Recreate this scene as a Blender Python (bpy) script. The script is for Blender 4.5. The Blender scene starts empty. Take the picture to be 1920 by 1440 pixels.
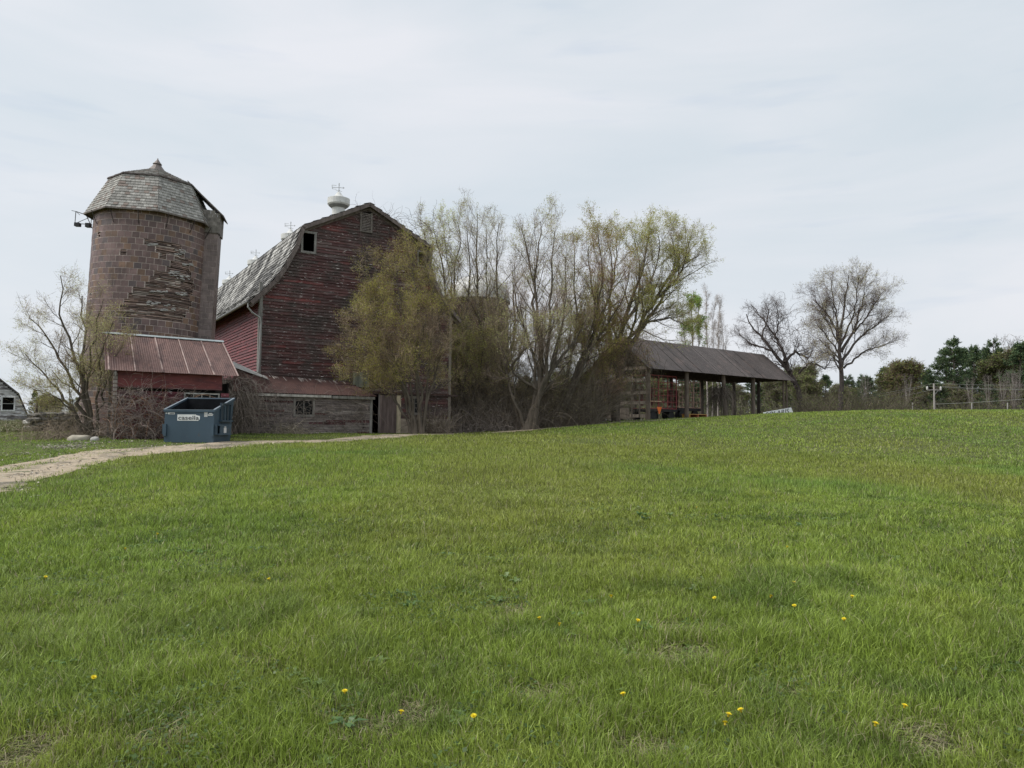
import bpy, math, random
import numpy as np
from mathutils import Matrix, Vector

rng = np.random.default_rng(7)
random.seed(7)
scene = bpy.context.scene
col = scene.collection

# ------------------------------------------------------------------ camera
F = 1420.0
PIT, ROL = math.radians(3.2), math.radians(0.6)
def _rx(a): c, s = math.cos(a), math.sin(a); return np.array([[1, 0, 0], [0, c, -s], [0, s, c]])
def _rz(a): c, s = math.cos(a), math.sin(a); return np.array([[c, -s, 0], [s, c, 0], [0, 0, 1]])
RC = _rx(math.pi/2 + PIT) @ _rz(ROL)
CAM = np.array([0, 0, 1.6])
cd = bpy.data.cameras.new('camera'); cam = bpy.data.objects.new('camera', cd); col.objects.link(cam)
M4 = np.eye(4); M4[:3, :3] = RC; M4[:3, 3] = CAM
cam.matrix_world = Matrix(M4.tolist())
cd.sensor_width = 36; cd.lens = 36*F/1920; cd.clip_start = 0.1; cd.clip_end = 5000
scene.camera = cam

# ------------------------------------------------------------------ world: overcast sky
SUN_EL, SUN_AZ = math.radians(50), math.radians(-70)     # azimuth clockwise from +Y
w = bpy.data.worlds.new("World"); scene.world = w; w.use_nodes = True
nt = w.node_tree; N = nt.nodes; L = nt.links; N.clear()
def nn(t, **k):
    n = N.new(t)
    for a, b in k.items(): setattr(n, a, b)
    return n
out = nn('ShaderNodeOutputWorld'); bg = nn('ShaderNodeBackground')
sky = nn('ShaderNodeTexSky', sky_type='NISHITA'); sky.sun_disc = False
sky.sun_elevation = SUN_EL; sky.sun_rotation = SUN_AZ; sky.dust_density = 3
bg.inputs['Strength'].default_value = 0.053
tc = nn('ShaderNodeTexCoord'); mp = nn('ShaderNodeMapping'); mp.inputs['Scale'].default_value = (1.0, 1.0, 4.2)
mp.inputs['Rotation'].default_value = (0.05, 0.1, 0.3)
L.new(tc.outputs['Generated'], mp.inputs['Vector'])
n1 = nn('ShaderNodeTexNoise'); n1.inputs['Scale'].default_value = 1.7; n1.inputs['Detail'].default_value = 7; n1.inputs['Roughness'].default_value = 0.5; n1.inputs['Distortion'].default_value = 0.5
L.new(mp.outputs[0], n1.inputs['Vector'])
r1 = nn('ShaderNodeValToRGB'); e = r1.color_ramp.elements
e[0].position = 0.30; e[0].color = (5.75, 6.5, 7.05, 1)
e[1].position = 0.68; e[1].color = (7.45, 7.6, 8.0, 1)
L.new(n1.outputs['Fac'], r1.inputs['Fac'])
# small darker streaks low down
mp2 = nn('ShaderNodeMapping'); mp2.inputs['Scale'].default_value = (3.0, 3.0, 22.0)
L.new(tc.outputs['Generated'], mp2.inputs['Vector'])
n2 = nn('ShaderNodeTexNoise'); n2.inputs['Scale'].default_value = 1.6; n2.inputs['Detail'].default_value = 4
L.new(mp2.outputs[0], n2.inputs['Vector'])
r2 = nn('ShaderNodeValToRGB'); e = r2.color_ramp.elements
e[0].position = 0.60; e[0].color = (1, 1, 1, 1); e[1].position = 0.74; e[1].color = (0.80, 0.86, 0.94, 1)
L.new(n2.outputs['Fac'], r2.inputs['Fac'])
mul = nn('ShaderNodeMixRGB', blend_type='MULTIPLY'); mul.inputs['Fac'].default_value = 0.4
L.new(r1.outputs[0], mul.inputs[1]); L.new(r2.outputs[0], mul.inputs[2])
mx = nn('ShaderNodeMixRGB'); mx.inputs['Fac'].default_value = 0.93
L.new(sky.outputs[0], mx.inputs[1]); L.new(mul.outputs[0], mx.inputs[2])
L.new(mx.outputs[0], bg.inputs['Color']); L.new(bg.outputs[0], out.inputs['Surface'])

sd = bpy.data.lights.new('sun', 'SUN'); sd.energy = 1.5; sd.angle = math.radians(35); sd.color = (1, 0.96, 0.9)
so = bpy.data.objects.new('sun', sd); col.objects.link(so); so.location = (-20, -10, 40)
sdir = Vector((math.sin(SUN_AZ)*math.cos(SUN_EL), math.cos(SUN_AZ)*math.cos(SUN_EL) - 0.35, math.sin(SUN_EL)))
so.rotation_euler = sdir.to_track_quat('Z', 'Y').to_euler()
scene.view_settings.view_transform = 'Standard'; scene.view_settings.look = 'None'
scene.view_settings.exposure = 1.1; scene.view_settings.gamma = 1
scene.cycles.max_bounces = 6; scene.cycles.diffuse_bounces = 3; scene.cycles.transparent_max_bounces = 6

# ------------------------------------------------------------------ helpers
def ray(px, py): return RC @ np.array([(px-960)/F, (720-py)/F, -1.0])
def at(px, py, Y): d = ray(px, py); return CAM + d*(Y/d[1])
def proj(P):
    q = (np.asarray(P)-CAM) @ RC
    return 960 - F*q[..., 0]/q[..., 2], 720 + F*q[..., 1]/q[..., 2]
def nrm(a): return a/np.maximum(np.linalg.norm(a, axis=-1, keepdims=True), 1e-9)
Z = np.array([0, 0, 1.0])
def A(*a): return np.array(a, float)

def vnoise(x, y, s, seed):
    r = np.random.default_rng(seed).random((257, 257))
    X, Y_ = np.asarray(x)/s + 1000, np.asarray(y)/s + 1000
    i, j = np.floor(X).astype(int), np.floor(Y_).astype(int); fx, fy = X-i, Y_-j
    fx = fx*fx*(3-2*fx); fy = fy*fy*(3-2*fy); i %= 256; j %= 256
    return (r[i, j]*(1-fx)+r[i+1, j]*fx)*(1-fy)+(r[i, j+1]*(1-fx)+r[i+1, j+1]*fx)*fy

class Buf:
    def __init__(s): s.v = []; s.f = []; s.n = 0
    def add(s, V, Fc, c=None, m=0):
        V = np.asarray(V, float).reshape(-1, 3); Fc = np.asarray(Fc, int)
        if Fc.ndim == 1: Fc = Fc[None]
        n = len(Fc)
        c = np.broadcast_to(np.asarray((1, 1, 1) if c is None else c, float), (n, 3))
        s.v.append(V); s.f.append((Fc+s.n, c, np.broadcast_to(np.asarray(m, int), (n,)))); s.n += len(V)
    def box(s, o, ax, ay, az, c=None, m=0): s.boxes([o], [ax], [ay], [az], None if c is None else [c], m)
    def cbox(s, o, ax, ay, az, c=None, m=0):   # centred
        o, ax, ay, az = map(lambda q: np.asarray(q, float), (o, ax, ay, az)); s.box(o-ax/2-ay/2-az/2, ax, ay, az, c, m)
    def boxes(s, O, X, Y, Zv, c=None, m=0):
        O, X, Y, Zv = (np.asarray(q, float).reshape(-1, 3) for q in (O, X, Y, Zv)); n = len(O)
        V = np.stack([O, O+X, O+X+Y, O+Y, O+Zv, O+X+Zv, O+X+Y+Zv, O+Y+Zv], 1)
        q = np.array([[0, 3, 2, 1], [4, 5, 6, 7], [0, 1, 5, 4], [1, 2, 6, 5], [2, 3, 7, 6], [3, 0, 4, 7]])
        Fc = (q[None]+8*np.arange(n)[:, None, None]).reshape(-1, 4)
        if c is not None: c = np.repeat(np.broadcast_to(np.asarray(c, float), (n, 3)), 6, 0)
        s.add(V, Fc, c, m)
    def tubes(s, P, R, k=5, c=None, m=0):
        P = np.asarray(P, float); R = np.asarray(R, float); n, S, _ = P.shape
        T = nrm(np.gradient(P, axis=1)); ref = np.where(np.abs(T[:, :1, 2:]) < .8, A(0, 0, 1), A(1, 0, 0))
        U = nrm(np.cross(T, ref)); W = np.cross(T, U)
        a = np.arange(k)*2*np.pi/k
        V = P[:, :, None]+R[:, :, None, None]*(np.cos(a)[:, None]*U[:, :, None]+np.sin(a)[:, None]*W[:, :, None])
        b = (np.arange(n)[:, None, None]*S+np.arange(S-1)[None, :, None])*k+np.arange(k)[None, None]
        b2 = (np.arange(n)[:, None, None]*S+np.arange(S-1)[None, :, None])*k+(np.arange(k)[None, None]+1) % k
        Fc = np.stack([b, b2, b2+k, b+k], -1).reshape(-1, 4)
        if c is not None:
            c = np.asarray(c, float)
            if c.ndim == 2: c = np.repeat(c, (S-1)*k, 0)
        s.add(V, Fc, c, m)
    def tube(s, pts, r, k=8, c=None, m=0):
        P = np.asarray(pts, float); R = np.broadcast_to(np.asarray(r, float), (len(P),))
        P = np.concatenate([P[:1], P, P[-1:]]); R = np.concatenate([[1e-4], R, [1e-4]])
        P[0] += (P[1]-P[2])*1e-4; P[-1] += (P[-2]-P[-3])*1e-4
        s.tubes(P[None], R[None], k, c, m)
    def lathe(s, o, prof, k=24, c=None, m=0):
        a = np.arange(k)*2*np.pi/k; pr = np.asarray(prof, float); S = len(pr)
        V = np.asarray(o)+np.stack([pr[:, None, 0]*np.cos(a), pr[:, None, 0]*np.sin(a), np.repeat(pr[:, 1:], k, 1)], -1)
        i = np.arange(S-1)[:, None]*k+np.arange(k); j = np.arange(S-1)[:, None]*k+(np.arange(k)+1) % k
        s.add(V, np.stack([i, j, j+k, i+k], -1).reshape(-1, 4), c, m)
    def prism(s, poly, d, c=None, m=0):
        P = np.asarray(poly, float); d = np.asarray(d, float); n = len(P)
        V = np.concatenate([P, P+d]); s.add(V, [list(range(n))[::-1]], c, m)
        s.add(np.zeros((0, 3)), [[i-2*n, (i+1) % n-2*n, (i+1) % n-n, i-n] for i in range(n)], c, m)
        s.add(np.zeros((0, 3)), [[i-n for i in range(n)]], c, m)
    def build(s, name, mats, parent=None, smooth=False, tagd=None):
        if not isinstance(mats, (list, tuple)): mats = [mats]
        org = A(0, 0, 0)
        if parent is not None:
            r = parent
            while r.parent: r = r.parent
            org = np.array(r.location)
        elif tagd and 'at' in tagd: org = np.asarray(tagd['at'], float)
        V = np.concatenate(s.v)-org
        nl = sum(f.size for f, _, _ in s.f); npoly = sum(len(f) for f, _, _ in s.f)
        me = bpy.data.meshes.new(name); me.vertices.add(len(V)); me.loops.add(nl); me.polygons.add(npoly)
        me.vertices.foreach_set('co', V.astype(np.float32).ravel())
        me.loops.foreach_set('vertex_index', np.concatenate([f.ravel() for f, _, _ in s.f]).astype(np.int32))
        tot = np.concatenate([np.full(len(f), f.shape[1]) for f, _, _ in s.f])
        me.polygons.foreach_set('loop_start', (np.cumsum(tot)-tot).astype(np.int32))
        me.polygons.foreach_set('material_index', np.concatenate([m for _, _, m in s.f]).astype(np.int32))
        me.polygons.foreach_set('use_smooth', np.full(npoly, bool(smooth)))
        C4 = np.concatenate([np.concatenate([c for _, c, _ in s.f]), np.ones((npoly, 1))], 1)
        at_ = me.attributes.new('tint', 'FLOAT_COLOR', 'FACE'); at_.data.foreach_set('color', C4.astype(np.float32).ravel())
        me.update(calc_edges=True)
        for m in mats: me.materials.append(m)
        o = bpy.data.objects.new(name, me); col.objects.link(o)
        if parent is not None: o.parent = parent
        else: o.location = org
        if tagd:
            for k in ('label', 'category', 'group', 'kind'):
                if k in tagd: o[k] = tagd[k]
        return o
def thing(name, loc, label, cat, group=None):
    o = bpy.data.objects.new(name, None); col.objects.link(o); o.location = [float(q) for q in loc]
    o['label'] = label; o['category'] = cat; o.empty_display_size = 0.3
    if group: o['group'] = group
    return o

# ------------------------------------------------------------------ materials
def mat(name, base=None, rough=0.85, nscale=(3, 3, 3), namt=0.35, rotz=0.0, bump=0.0, bscale=30, metal=0.0, trans=0.0, ramp=None, spots=None, spec=0.3, detail=5):
    """tint attribute (or base) times a noise; optional ramp over a second noise; spots = (colour, scale vec, threshold, softness)"""
    m = bpy.data.materials.new(name); m.use_nodes = True; t = m.node_tree; ns, ls = t.nodes, t.links
    b = ns['Principled BSDF']; b.inputs['Roughness'].default_value = rough; b.inputs['Metallic'].default_value = metal
    b.inputs['Specular IOR Level'].default_value = spec
    tc = ns.new('ShaderNodeTexCoord'); at_ = ns.new('ShaderNodeAttribute'); at_.attribute_name = 'tint'
    def noise(scale, dt=detail):
        # rotate first (align with the wall), then stretch
        r = ns.new('ShaderNodeVectorRotate'); r.rotation_type = 'Z_AXIS'; r.inputs['Angle'].default_value = rotz
        ls.new(tc.outputs['Object'], r.inputs['Vector'])
        q = ns.new('ShaderNodeVectorMath'); q.operation = 'MULTIPLY'; q.inputs[1].default_value = scale
        ls.new(r.outputs[0], q.inputs[0]); n = ns.new('ShaderNodeTexNoise'); n.inputs['Scale'].default_value = 1; n.inputs['Detail'].default_value = dt
        n.inputs['Roughness'].default_value = 0.6
        ls.new(q.outputs[0], n.inputs['Vector']); return n
    n = noise(nscale); mr = ns.new('ShaderNodeMapRange')
    mr.inputs['From Min'].default_value = 0.3; mr.inputs['From Max'].default_value = 0.7
    mr.inputs['To Min'].default_value = 1-namt; mr.inputs['To Max'].default_value = 1+namt
    ls.new(n.outputs['Fac'], mr.inputs[0])
    cur = at_.outputs['Color']
    if base is not None:
        q = ns.new('ShaderNodeMixRGB'); q.blend_type = 'MULTIPLY'; q.inputs[0].default_value = 1; q.inputs[2].default_value = (*base, 1)
        ls.new(cur, q.inputs[1]); cur = q.outputs[0]
    if spots:
        for (c, sc, th, sf) in spots:
            sn = noise(sc); mr2 = ns.new('ShaderNodeMapRange'); mr2.inputs['From Min'].default_value = th-sf; mr2.inputs['From Max'].default_value = th+sf
            ls.new(sn.outputs['Fac'], mr2.inputs[0]); q = ns.new('ShaderNodeMixRGB'); ls.new(mr2.outputs[0], q.inputs[0])
            ls.new(cur, q.inputs[1]); q.inputs[2].default_value = (*c, 1); cur = q.outputs[0]
    q = ns.new('ShaderNodeVectorMath'); q.operation = 'SCALE'; ls.new(cur, q.inputs[0]); ls.new(mr.outputs[0], q.inputs['Scale'])
    ls.new(q.outputs[0], b.inputs['Base Color'])
    if bump:
        bn = noise((bscale,)*3); bp = ns.new('ShaderNodeBump'); bp.inputs['Strength'].default_value = bump; bp.inputs['Distance'].default_value = 0.02
        ls.new(bn.outputs['Fac'], bp.inputs['Height']); ls.new(bp.outputs[0], b.inputs['Normal'])
    if trans:
        tr = ns.new('ShaderNodeBsdfTranslucent'); ls.new(q.outputs[0], tr.inputs['Color']); ms = ns.new('ShaderNodeMixShader'); ms.inputs[0].default_value = trans
        ls.new(b.outputs[0], ms.inputs[1]); ls.new(tr.outputs[0], ms.inputs[2]); ls.new(ms.outputs[0], ns['Material Output'].inputs['Surface'])
    return m

AZ = math.radians(58.2)
WROT = math.radians(90)-AZ      # wall direction u makes this angle with +x; rotate by -WROT to align
U = A(math.sin(AZ), math.cos(AZ), 0); V = A(-math.cos(AZ), math.sin(AZ), 0)

M_siding = mat('peeling_red_siding', rough=0.75, nscale=(1.2, 1.2, 7), namt=0.35, rotz=-WROT, bump=0.25, bscale=25,
    spots=[((0.16, 0.125, 0.12), (0.9, 1.6, 6), 0.60, 0.10), ((0.075, 0.058, 0.052), (0.45, 0.45, 0.9), 0.53, 0.07), ((0.62, 0.57, 0.54), (3.0, 3.0, 24), 0.637, 0.015)])
M_sidewall = mat('red_siding_smooth', rough=0.6, nscale=(1.5, 1.5, 6), namt=0.3, rotz=-WROT, bump=0.3, bscale=18,
    spots=[((0.10, 0.02, 0.025), (1.5, 1.5, 7), 0.58, 0.08), ((0.42, 0.22, 0.22), (6, 6, 22), 0.68, 0.03)], spec=0.5)
M_grey_siding = mat('weathered_grey_siding', rough=0.9, nscale=(1.6, 1.6, 12), namt=0.45, rotz=-WROT, bump=0.3, bscale=30,
    spots=[((0.055, 0.042, 0.036), (2.5, 2.5, 16), 0.60, 0.06), ((0.42, 0.37, 0.34), (7, 7, 28), 0.66, 0.04)])
M_slate = mat('slate_roofing', rough=0.7, nscale=(5, 5, 5), namt=0.3, bump=0.3, bscale=20)
M_shingle = mat('wood_shingle', rough=0.85, nscale=(8, 8, 8), namt=0.3, bump=0.3)
M_wood = mat('weathered_wood', rough=0.9, nscale=(6, 6, 1.2), namt=0.4, bump=0.3, bscale=30)
M_dark = mat('dark_interior', base=(0.012, 0.011, 0.011), rough=1)
M_tile = mat('glazed_silo_tile', rough=0.5, nscale=(4, 4, 4), namt=0.28, bump=0.15, spec=0.4, spots=[((0.045, 0.032, 0.028), (1.0, 1.0, 0.6), 0.66, 0.08)])
M_mortar = mat('mortar', rough=0.95, nscale=(5, 5, 5), namt=0.3)
M_rust = mat('rusted_steel_roof', rough=0.62, nscale=(9, 9, 1.5), namt=0.25, rotz=-WROT, bump=0.12, spec=0.4,
    spots=[((0.30, 0.15, 0.10), (4, 4, 0.8), 0.69, 0.05), ((0.07, 0.038, 0.036), (3.5, 1.2, 1.2), 0.58, 0.1)])
M_galv = mat('galvanised_metal', rough=0.45, nscale=(4, 4, 4), namt=0.2, metal=0.3)
M_white = mat('flaking_white_paint', rough=0.6, nscale=(5, 5, 5), namt=0.12, spots=[((0.2, 0.19, 0.15), (7, 7, 7), 0.66, 0.03)])
M_conc = mat('old_concrete', rough=0.95, nscale=(2, 2, 4), namt=0.3, bump=0.3, spots=[((0.12, 0.10, 0.08), (1.2, 1.2, 2), 0.6, 0.1)])
M_bark = mat('bark', rough=0.95, nscale=(6, 6, 2), namt=0.4, bump=0.5, bscale=18)
M_twig = mat('twig', rough=0.9, nscale=(3, 3, 3), namt=0.25)
M_leaf = mat('leaf', rough=0.6, nscale=(0.8, 0.8, 0.8), namt=0.25, trans=0.5)
M_needle = mat('needles', rough=0.7, nscale=(0.7, 0.7, 0.7), namt=0.35, trans=0.15)
M_grass = mat('grass_blade', rough=0.42, nscale=(0.5, 0.5, 0.5), namt=0.12, trans=0.4, spec=0.45, detail=2)
M_blue = mat('blue_painted_steel', rough=0.5, nscale=(1.5, 1.5, 1.0), namt=0.14, spec=0.45, bump=0.05, bscale=6,
    spots=[((0.075, 0.07, 0.065), (3, 3, 1.2), 0.70, 0.05), ((0.20, 0.22, 0.24), (5, 5, 18), 0.74, 0.02)])
M_paint = mat('plain_paint', rough=0.6, nscale=(3, 3, 3), namt=0.12)
M_darkroof = mat('dark_metal_roof', rough=0.5, nscale=(3, 3, 3), namt=0.22, metal=0.15, spots=[((0.13, 0.10, 0.09), (1.2, 1.2, 0.6), 0.63, 0.08)])
M_stone = mat('field_stone', rough=0.9, nscale=(3, 3, 3), namt=0.35, bump=0.5, bscale=14)
M_linershade = mat('liner_shade', rough=1.0, nscale=(3, 3, 3), namt=0.3, spec=0.02)  # for the dumpster lining, whose tint carries painted shade
M_glass = mat('window_glass', base=(0.012, 0.013, 0.014), rough=0.25, spec=0.12)
M_rusttube = mat('painted_rail', rough=0.7, nscale=(3, 3, 3), namt=0.3)

# ------------------------------------------------------------------ terrain
CTRL = [(0, 0, 0), (-6, 0, -.1), (6, 0, .05), (0, -20, -.3), (-20, -10, -.4), (20, -10, .1), (0, 10, .34), (0, 20, .72), (0, 30, 1.12),
        (-4, 10, .28), (5, 10, .42), (-40, 20, .2), (-30, 10, .1)]
def cp(px, py, Y): p = at(px, py, Y); CTRL.append(tuple(p))
for a in [(960, 815, 38), (960, 806, 50), (1130, 806, 41), (300, 841, 24), (300, 830, 27), (180, 828, 26), (480, 813, 36), (400, 826, 28), (0, 906, 16), (0, 868, 21), (0, 835, 26), (0, 818, 33),
          (60, 797, 45), (0, 790, 68), (150, 795, 60), (620, 828, 31), (700, 819, 35), (690, 812, 40), (845, 814, 45), (1290, 786, 48), (1215, 789, 52), (1476, 775, 62), (1120, 793, 50), (1120, 800, 43),
          (1300, 794, 42), (1300, 880, 20), (1480, 777, 45), (1480, 778, 55), (1600, 771, 48), (1600, 775, 60), (1800, 770, 48), (1900, 770, 50), (1900, 776, 62), (2200, 768, 52), (1900, 900, 17), (1600, 900, 17),
          (1200, 795, 90), (1700, 788, 90), (2300, 785, 90), (600, 800, 90), (100, 790, 95), (-400, 800, 70), (-400, 860, 25), (2500, 900, 20)]: cp(*a)
CT = np.array(CTRL)
def _k(r2): return 0.5*r2*np.log(np.maximum(r2, 1e-9))
_n = len(CT); _K = _k(((CT[:, None, :2]-CT[None, :, :2])**2).sum(-1))+np.eye(_n)*4.0
_P = np.c_[np.ones(_n), CT[:, :2]]; _S = np.block([[_K, _P], [_P.T, np.zeros((3, 3))]])
_W = np.linalg.solve(_S, np.r_[CT[:, 2], 0, 0, 0])
def gz_raw(x, y):
    x = np.asarray(x, float); y = np.asarray(y, float); o = np.full(x.shape, _W[_n])+_W[_n+1]*x+_W[_n+2]*y
    for i in range(_n): o += _W[i]*_k((x-CT[i, 0])**2+(y-CT[i, 1])**2)
    d = np.hypot(x, y-30); t = np.clip((d-70)/60, 0, 1); t = t*t*(3-2*t)
    far = 2.0+0.6*np.clip(x/80, -1, 1)
    o = np.clip(o, -3, 6)*(1-t)+far*t
    o += (vnoise(x, y, 2.3, 3)-.5)*.06*np.clip(1-d/200, 0, 1)+(vnoise(x, y, .7, 4)-.5)*.025*np.clip(1-d/200, 0, 1)
    return o
gx = np.r_[-3000, -1500, -800, -400, -250, -160, np.arange(-110, -50, 3), np.arange(-50, 50.01, .4), np.arange(52, 112, 3), 160, 250, 400, 800, 1500, 3000]
gy = np.r_[-1500, -500, -200, -100, -50, -25, -12, np.arange(-6, 72, .4), np.arange(72, 150, 3), 180, 250, 400, 800, 1500, 3000]
GX, GY = np.meshgrid(gx, gy, indexing='ij'); GZ = gz_raw(GX, GY)
def gz(x, y):
    x = np.asarray(x, float); y = np.asarray(y, float)
    i = np.clip(np.searchsorted(gx, x)-1, 0, len(gx)-2); j = np.clip(np.searchsorted(gy, y)-1, 0, len(gy)-2)
    fx = np.clip((x-gx[i])/(gx[i+1]-gx[i]), 0, 1); fy = np.clip((y-gy[j])/(gy[j+1]-gy[j]), 0, 1)
    return (GZ[i, j]*(1-fx)+GZ[i+1, j]*fx)*(1-fy)+(GZ[i, j+1]*(1-fx)+GZ[i+1, j+1]*fx)*fy
def ghit(px, py):
    """where the sight line through a pixel of the photograph meets the ground"""
    d = ray(px, py); t = np.arange(2.5, 90, .02); P = CAM+d*t[:, None]
    k = np.argmax(P[:, 2] < gz(P[:, 0], P[:, 1])); return P[k]

# road centre line (x, y)
RD = []
for p in [(-700, 1000, 8), (-250, 925, 13.0), (0, 888, 18.0), (150, 857, 21.6), (300, 842, 23.8), (450, 835.5, 26.2), (600, 829, 30.2), (760, 822, 37), (900, 811, 43.5), (1080, 799, 47.0), (1290, 785, 50.0), (1450, 776, 52.5), (1600, 771, 57), (1900, 771, 66)]:
    q = at(*p); RD.append(q[:2])
RD = np.array(RD)
def catmull(P, n):
    P = np.asarray(P, float); Q = np.vstack([2*P[0]-P[1], P, 2*P[-1]-P[-2]]); o = []
    for i in range(1, len(Q)-2):
        t = np.linspace(0, 1, n, endpoint=False)[:, None]; a, b, c, d = Q[i-1:i+3]
        o.append(.5*((2*b)+(c-a)*t+(2*a-5*b+4*c-d)*t*t+(3*b-a-3*c+d)*t**3))
    return np.vstack(o+[P[-1:]])
RC_ = catmull(RD, 16)
def road_d(x, y):
    x = np.asarray(x); o = np.full(x.shape, 1e9)
    for i in range(0, len(RC_)-1, 2):
        a = RC_[i]; b = RC_[min(i+2, len(RC_)-1)]; d = b-a; t = np.clip(((x-a[0])*d[0]+(y-a[1])*d[1])/(d@d), 0, 1)
        o = np.minimum(o, np.hypot(x-a[0]-t*d[0], y-a[1]-t*d[1]))
    return o
def road_hw(x, y): return .98+.55*np.clip((22.5-np.asarray(y))/4, 0, 1)+(vnoise(x, y, 1.5, 21)-.5)*.6+(vnoise(x, y, .4, 22)-.5)*.35
# beyond the track (barn side)?
def beyond(x, y):
    yr = np.interp(x, RC_[:, 0][np.argsort(RC_[:, 0])], RC_[:, 1][np.argsort(RC_[:, 0])])
    return y > yr

def mat_ground():
    m = bpy.data.materials.new('field_soil'); m.use_nodes = True; t = m.node_tree; ns, ls = t.nodes, t.links; b = ns['Principled BSDF']
    b.inputs['Roughness'].default_value = 1; b.inputs['Specular IOR Level'].default_value = 0.1
    at_ = ns.new('ShaderNodeAttribute'); at_.attribute_name = 'tint'; tc = ns.new('ShaderNodeTexCoord')
    n = ns.new('ShaderNodeTexNoise'); n.inputs['Scale'].default_value = 1.3; n.inputs['Detail'].default_value = 9; n.inputs['Roughness'].default_value = 0.7
    n2 = ns.new('ShaderNodeTexNoise'); n2.inputs['Scale'].default_value = 14; n2.inputs['Detail'].default_value = 5
    ls.new(tc.outputs['Object'], n.inputs['Vector']); ls.new(tc.outputs['Object'], n2.inputs['Vector'])
    mr = ns.new('ShaderNodeMapRange'); mr.inputs[1].default_value = .35; mr.inputs[2].default_value = .65; mr.inputs[3].default_value = .7; mr.inputs[4].default_value = 1.35
    ls.new(n.outputs['Fac'], mr.inputs[0]); mr2 = ns.new('ShaderNodeMapRange'); mr2.inputs[1].default_value = .3; mr2.inputs[2].default_value = .7; mr2.inputs[3].default_value = .6; mr2.inputs[4].default_value = 1.4
    ls.new(n2.outputs['Fac'], mr2.inputs[0]); q0 = ns.new('ShaderNodeMath'); q0.operation = 'MULTIPLY'; ls.new(mr.outputs[0], q0.inputs[0]); ls.new(mr2.outputs[0], q0.inputs[1])
    q = ns.new('ShaderNodeVectorMath'); q.operation = 'SCALE'; ls.new(at_.outputs['Color'], q.inputs[0]); ls.new(q0.outputs[0], q.inputs['Scale']); ls.new(q.outputs[0], b.inputs['Base Color'])
    bp = ns.new('ShaderNodeBump'); bp.inputs['Strength'].default_value = .6; bp.inputs['Distance'].default_value = .03; ls.new(n2.outputs['Fac'], bp.inputs['Height']); ls.new(bp.outputs[0], b.inputs['Normal'])
    return m
M_ground = mat_ground()
bg_ = Buf(); nx, ny = len(gx), len(gy)
i, j = np.meshgrid(np.arange(nx-1), np.arange(ny-1), indexing='ij'); id0 = (i*ny+j).ravel()
cx = ((GX[:-1, :-1]+GX[1:, 1:])/2).ravel(); cy = ((GY[:-1, :-1]+GY[1:, 1:])/2).ravel()
gc = np.tile(A(.050, .052, .024), (len(cx), 1))
gc[np.hypot(cx, cy) > 13] = A(.085, .098, .036)
litter = beyond(cx, cy) & (cx > -6) & (cy > 38)
gc[litter] = A(.085, .068, .045)
bg_.add(np.stack([GX, GY, GZ], -1), np.stack([id0, id0+ny, id0+ny+1, id0+1], -1), gc)
bg_.build('ground', M_ground, tagd=dict(kind='structure'), smooth=True)

# gravel track
M_gravel = mat('gravel', rough=0.95, nscale=(9, 9, 9), namt=0.3, bump=0.8, bscale=22, spots=[((0.13, 0.115, 0.085), (0.9, 0.9, 0.9), 0.56, 0.08), ((0.10, 0.11, 0.05), (1.6, 1.6, 1.6), 0.64, 0.05), ((0.42, 0.39, 0.34), (14, 14, 14), 0.62, 0.04)])
rb = Buf(); RP = catmull(RD, 40); T = nrm(np.gradient(RP, axis=0)); Nn = np.stack([-T[:, 1], T[:, 0]], -1)
S_ = 14; rows = []
hwL = road_hw(RP[:, 0]+Nn[:, 0]*1.4, RP[:, 1]+Nn[:, 1]*1.4)+.1; hwR = road_hw(RP[:, 0]-Nn[:, 0]*1.4, RP[:, 1]-Nn[:, 1]*1.4)+.1
for k in range(S_+1):
    t = -1+2*k/S_; hw = np.where(t > 0, hwL, hwR)*t; q = RP+Nn*hw[:, None]
    rows.append(np.c_[q, gz(q[:, 0], q[:, 1])+.012+.018*(1-abs(t)**3)-.02*(abs(abs(t)-.5) < .12)])
RV = np.stack(rows, 1); n_ = len(RP); i, j = np.meshgrid(np.arange(n_-1), np.arange(S_), indexing='ij'); id0 = (i*(S_+1)+j).ravel()
rb.add(RV, np.stack([id0, id0+1, id0+S_+2, id0+S_+1], -1), (.36, .295, .215))
rb.build('gravel_track', M_gravel, tagd=dict(kind='structure'), smooth=True)

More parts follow.
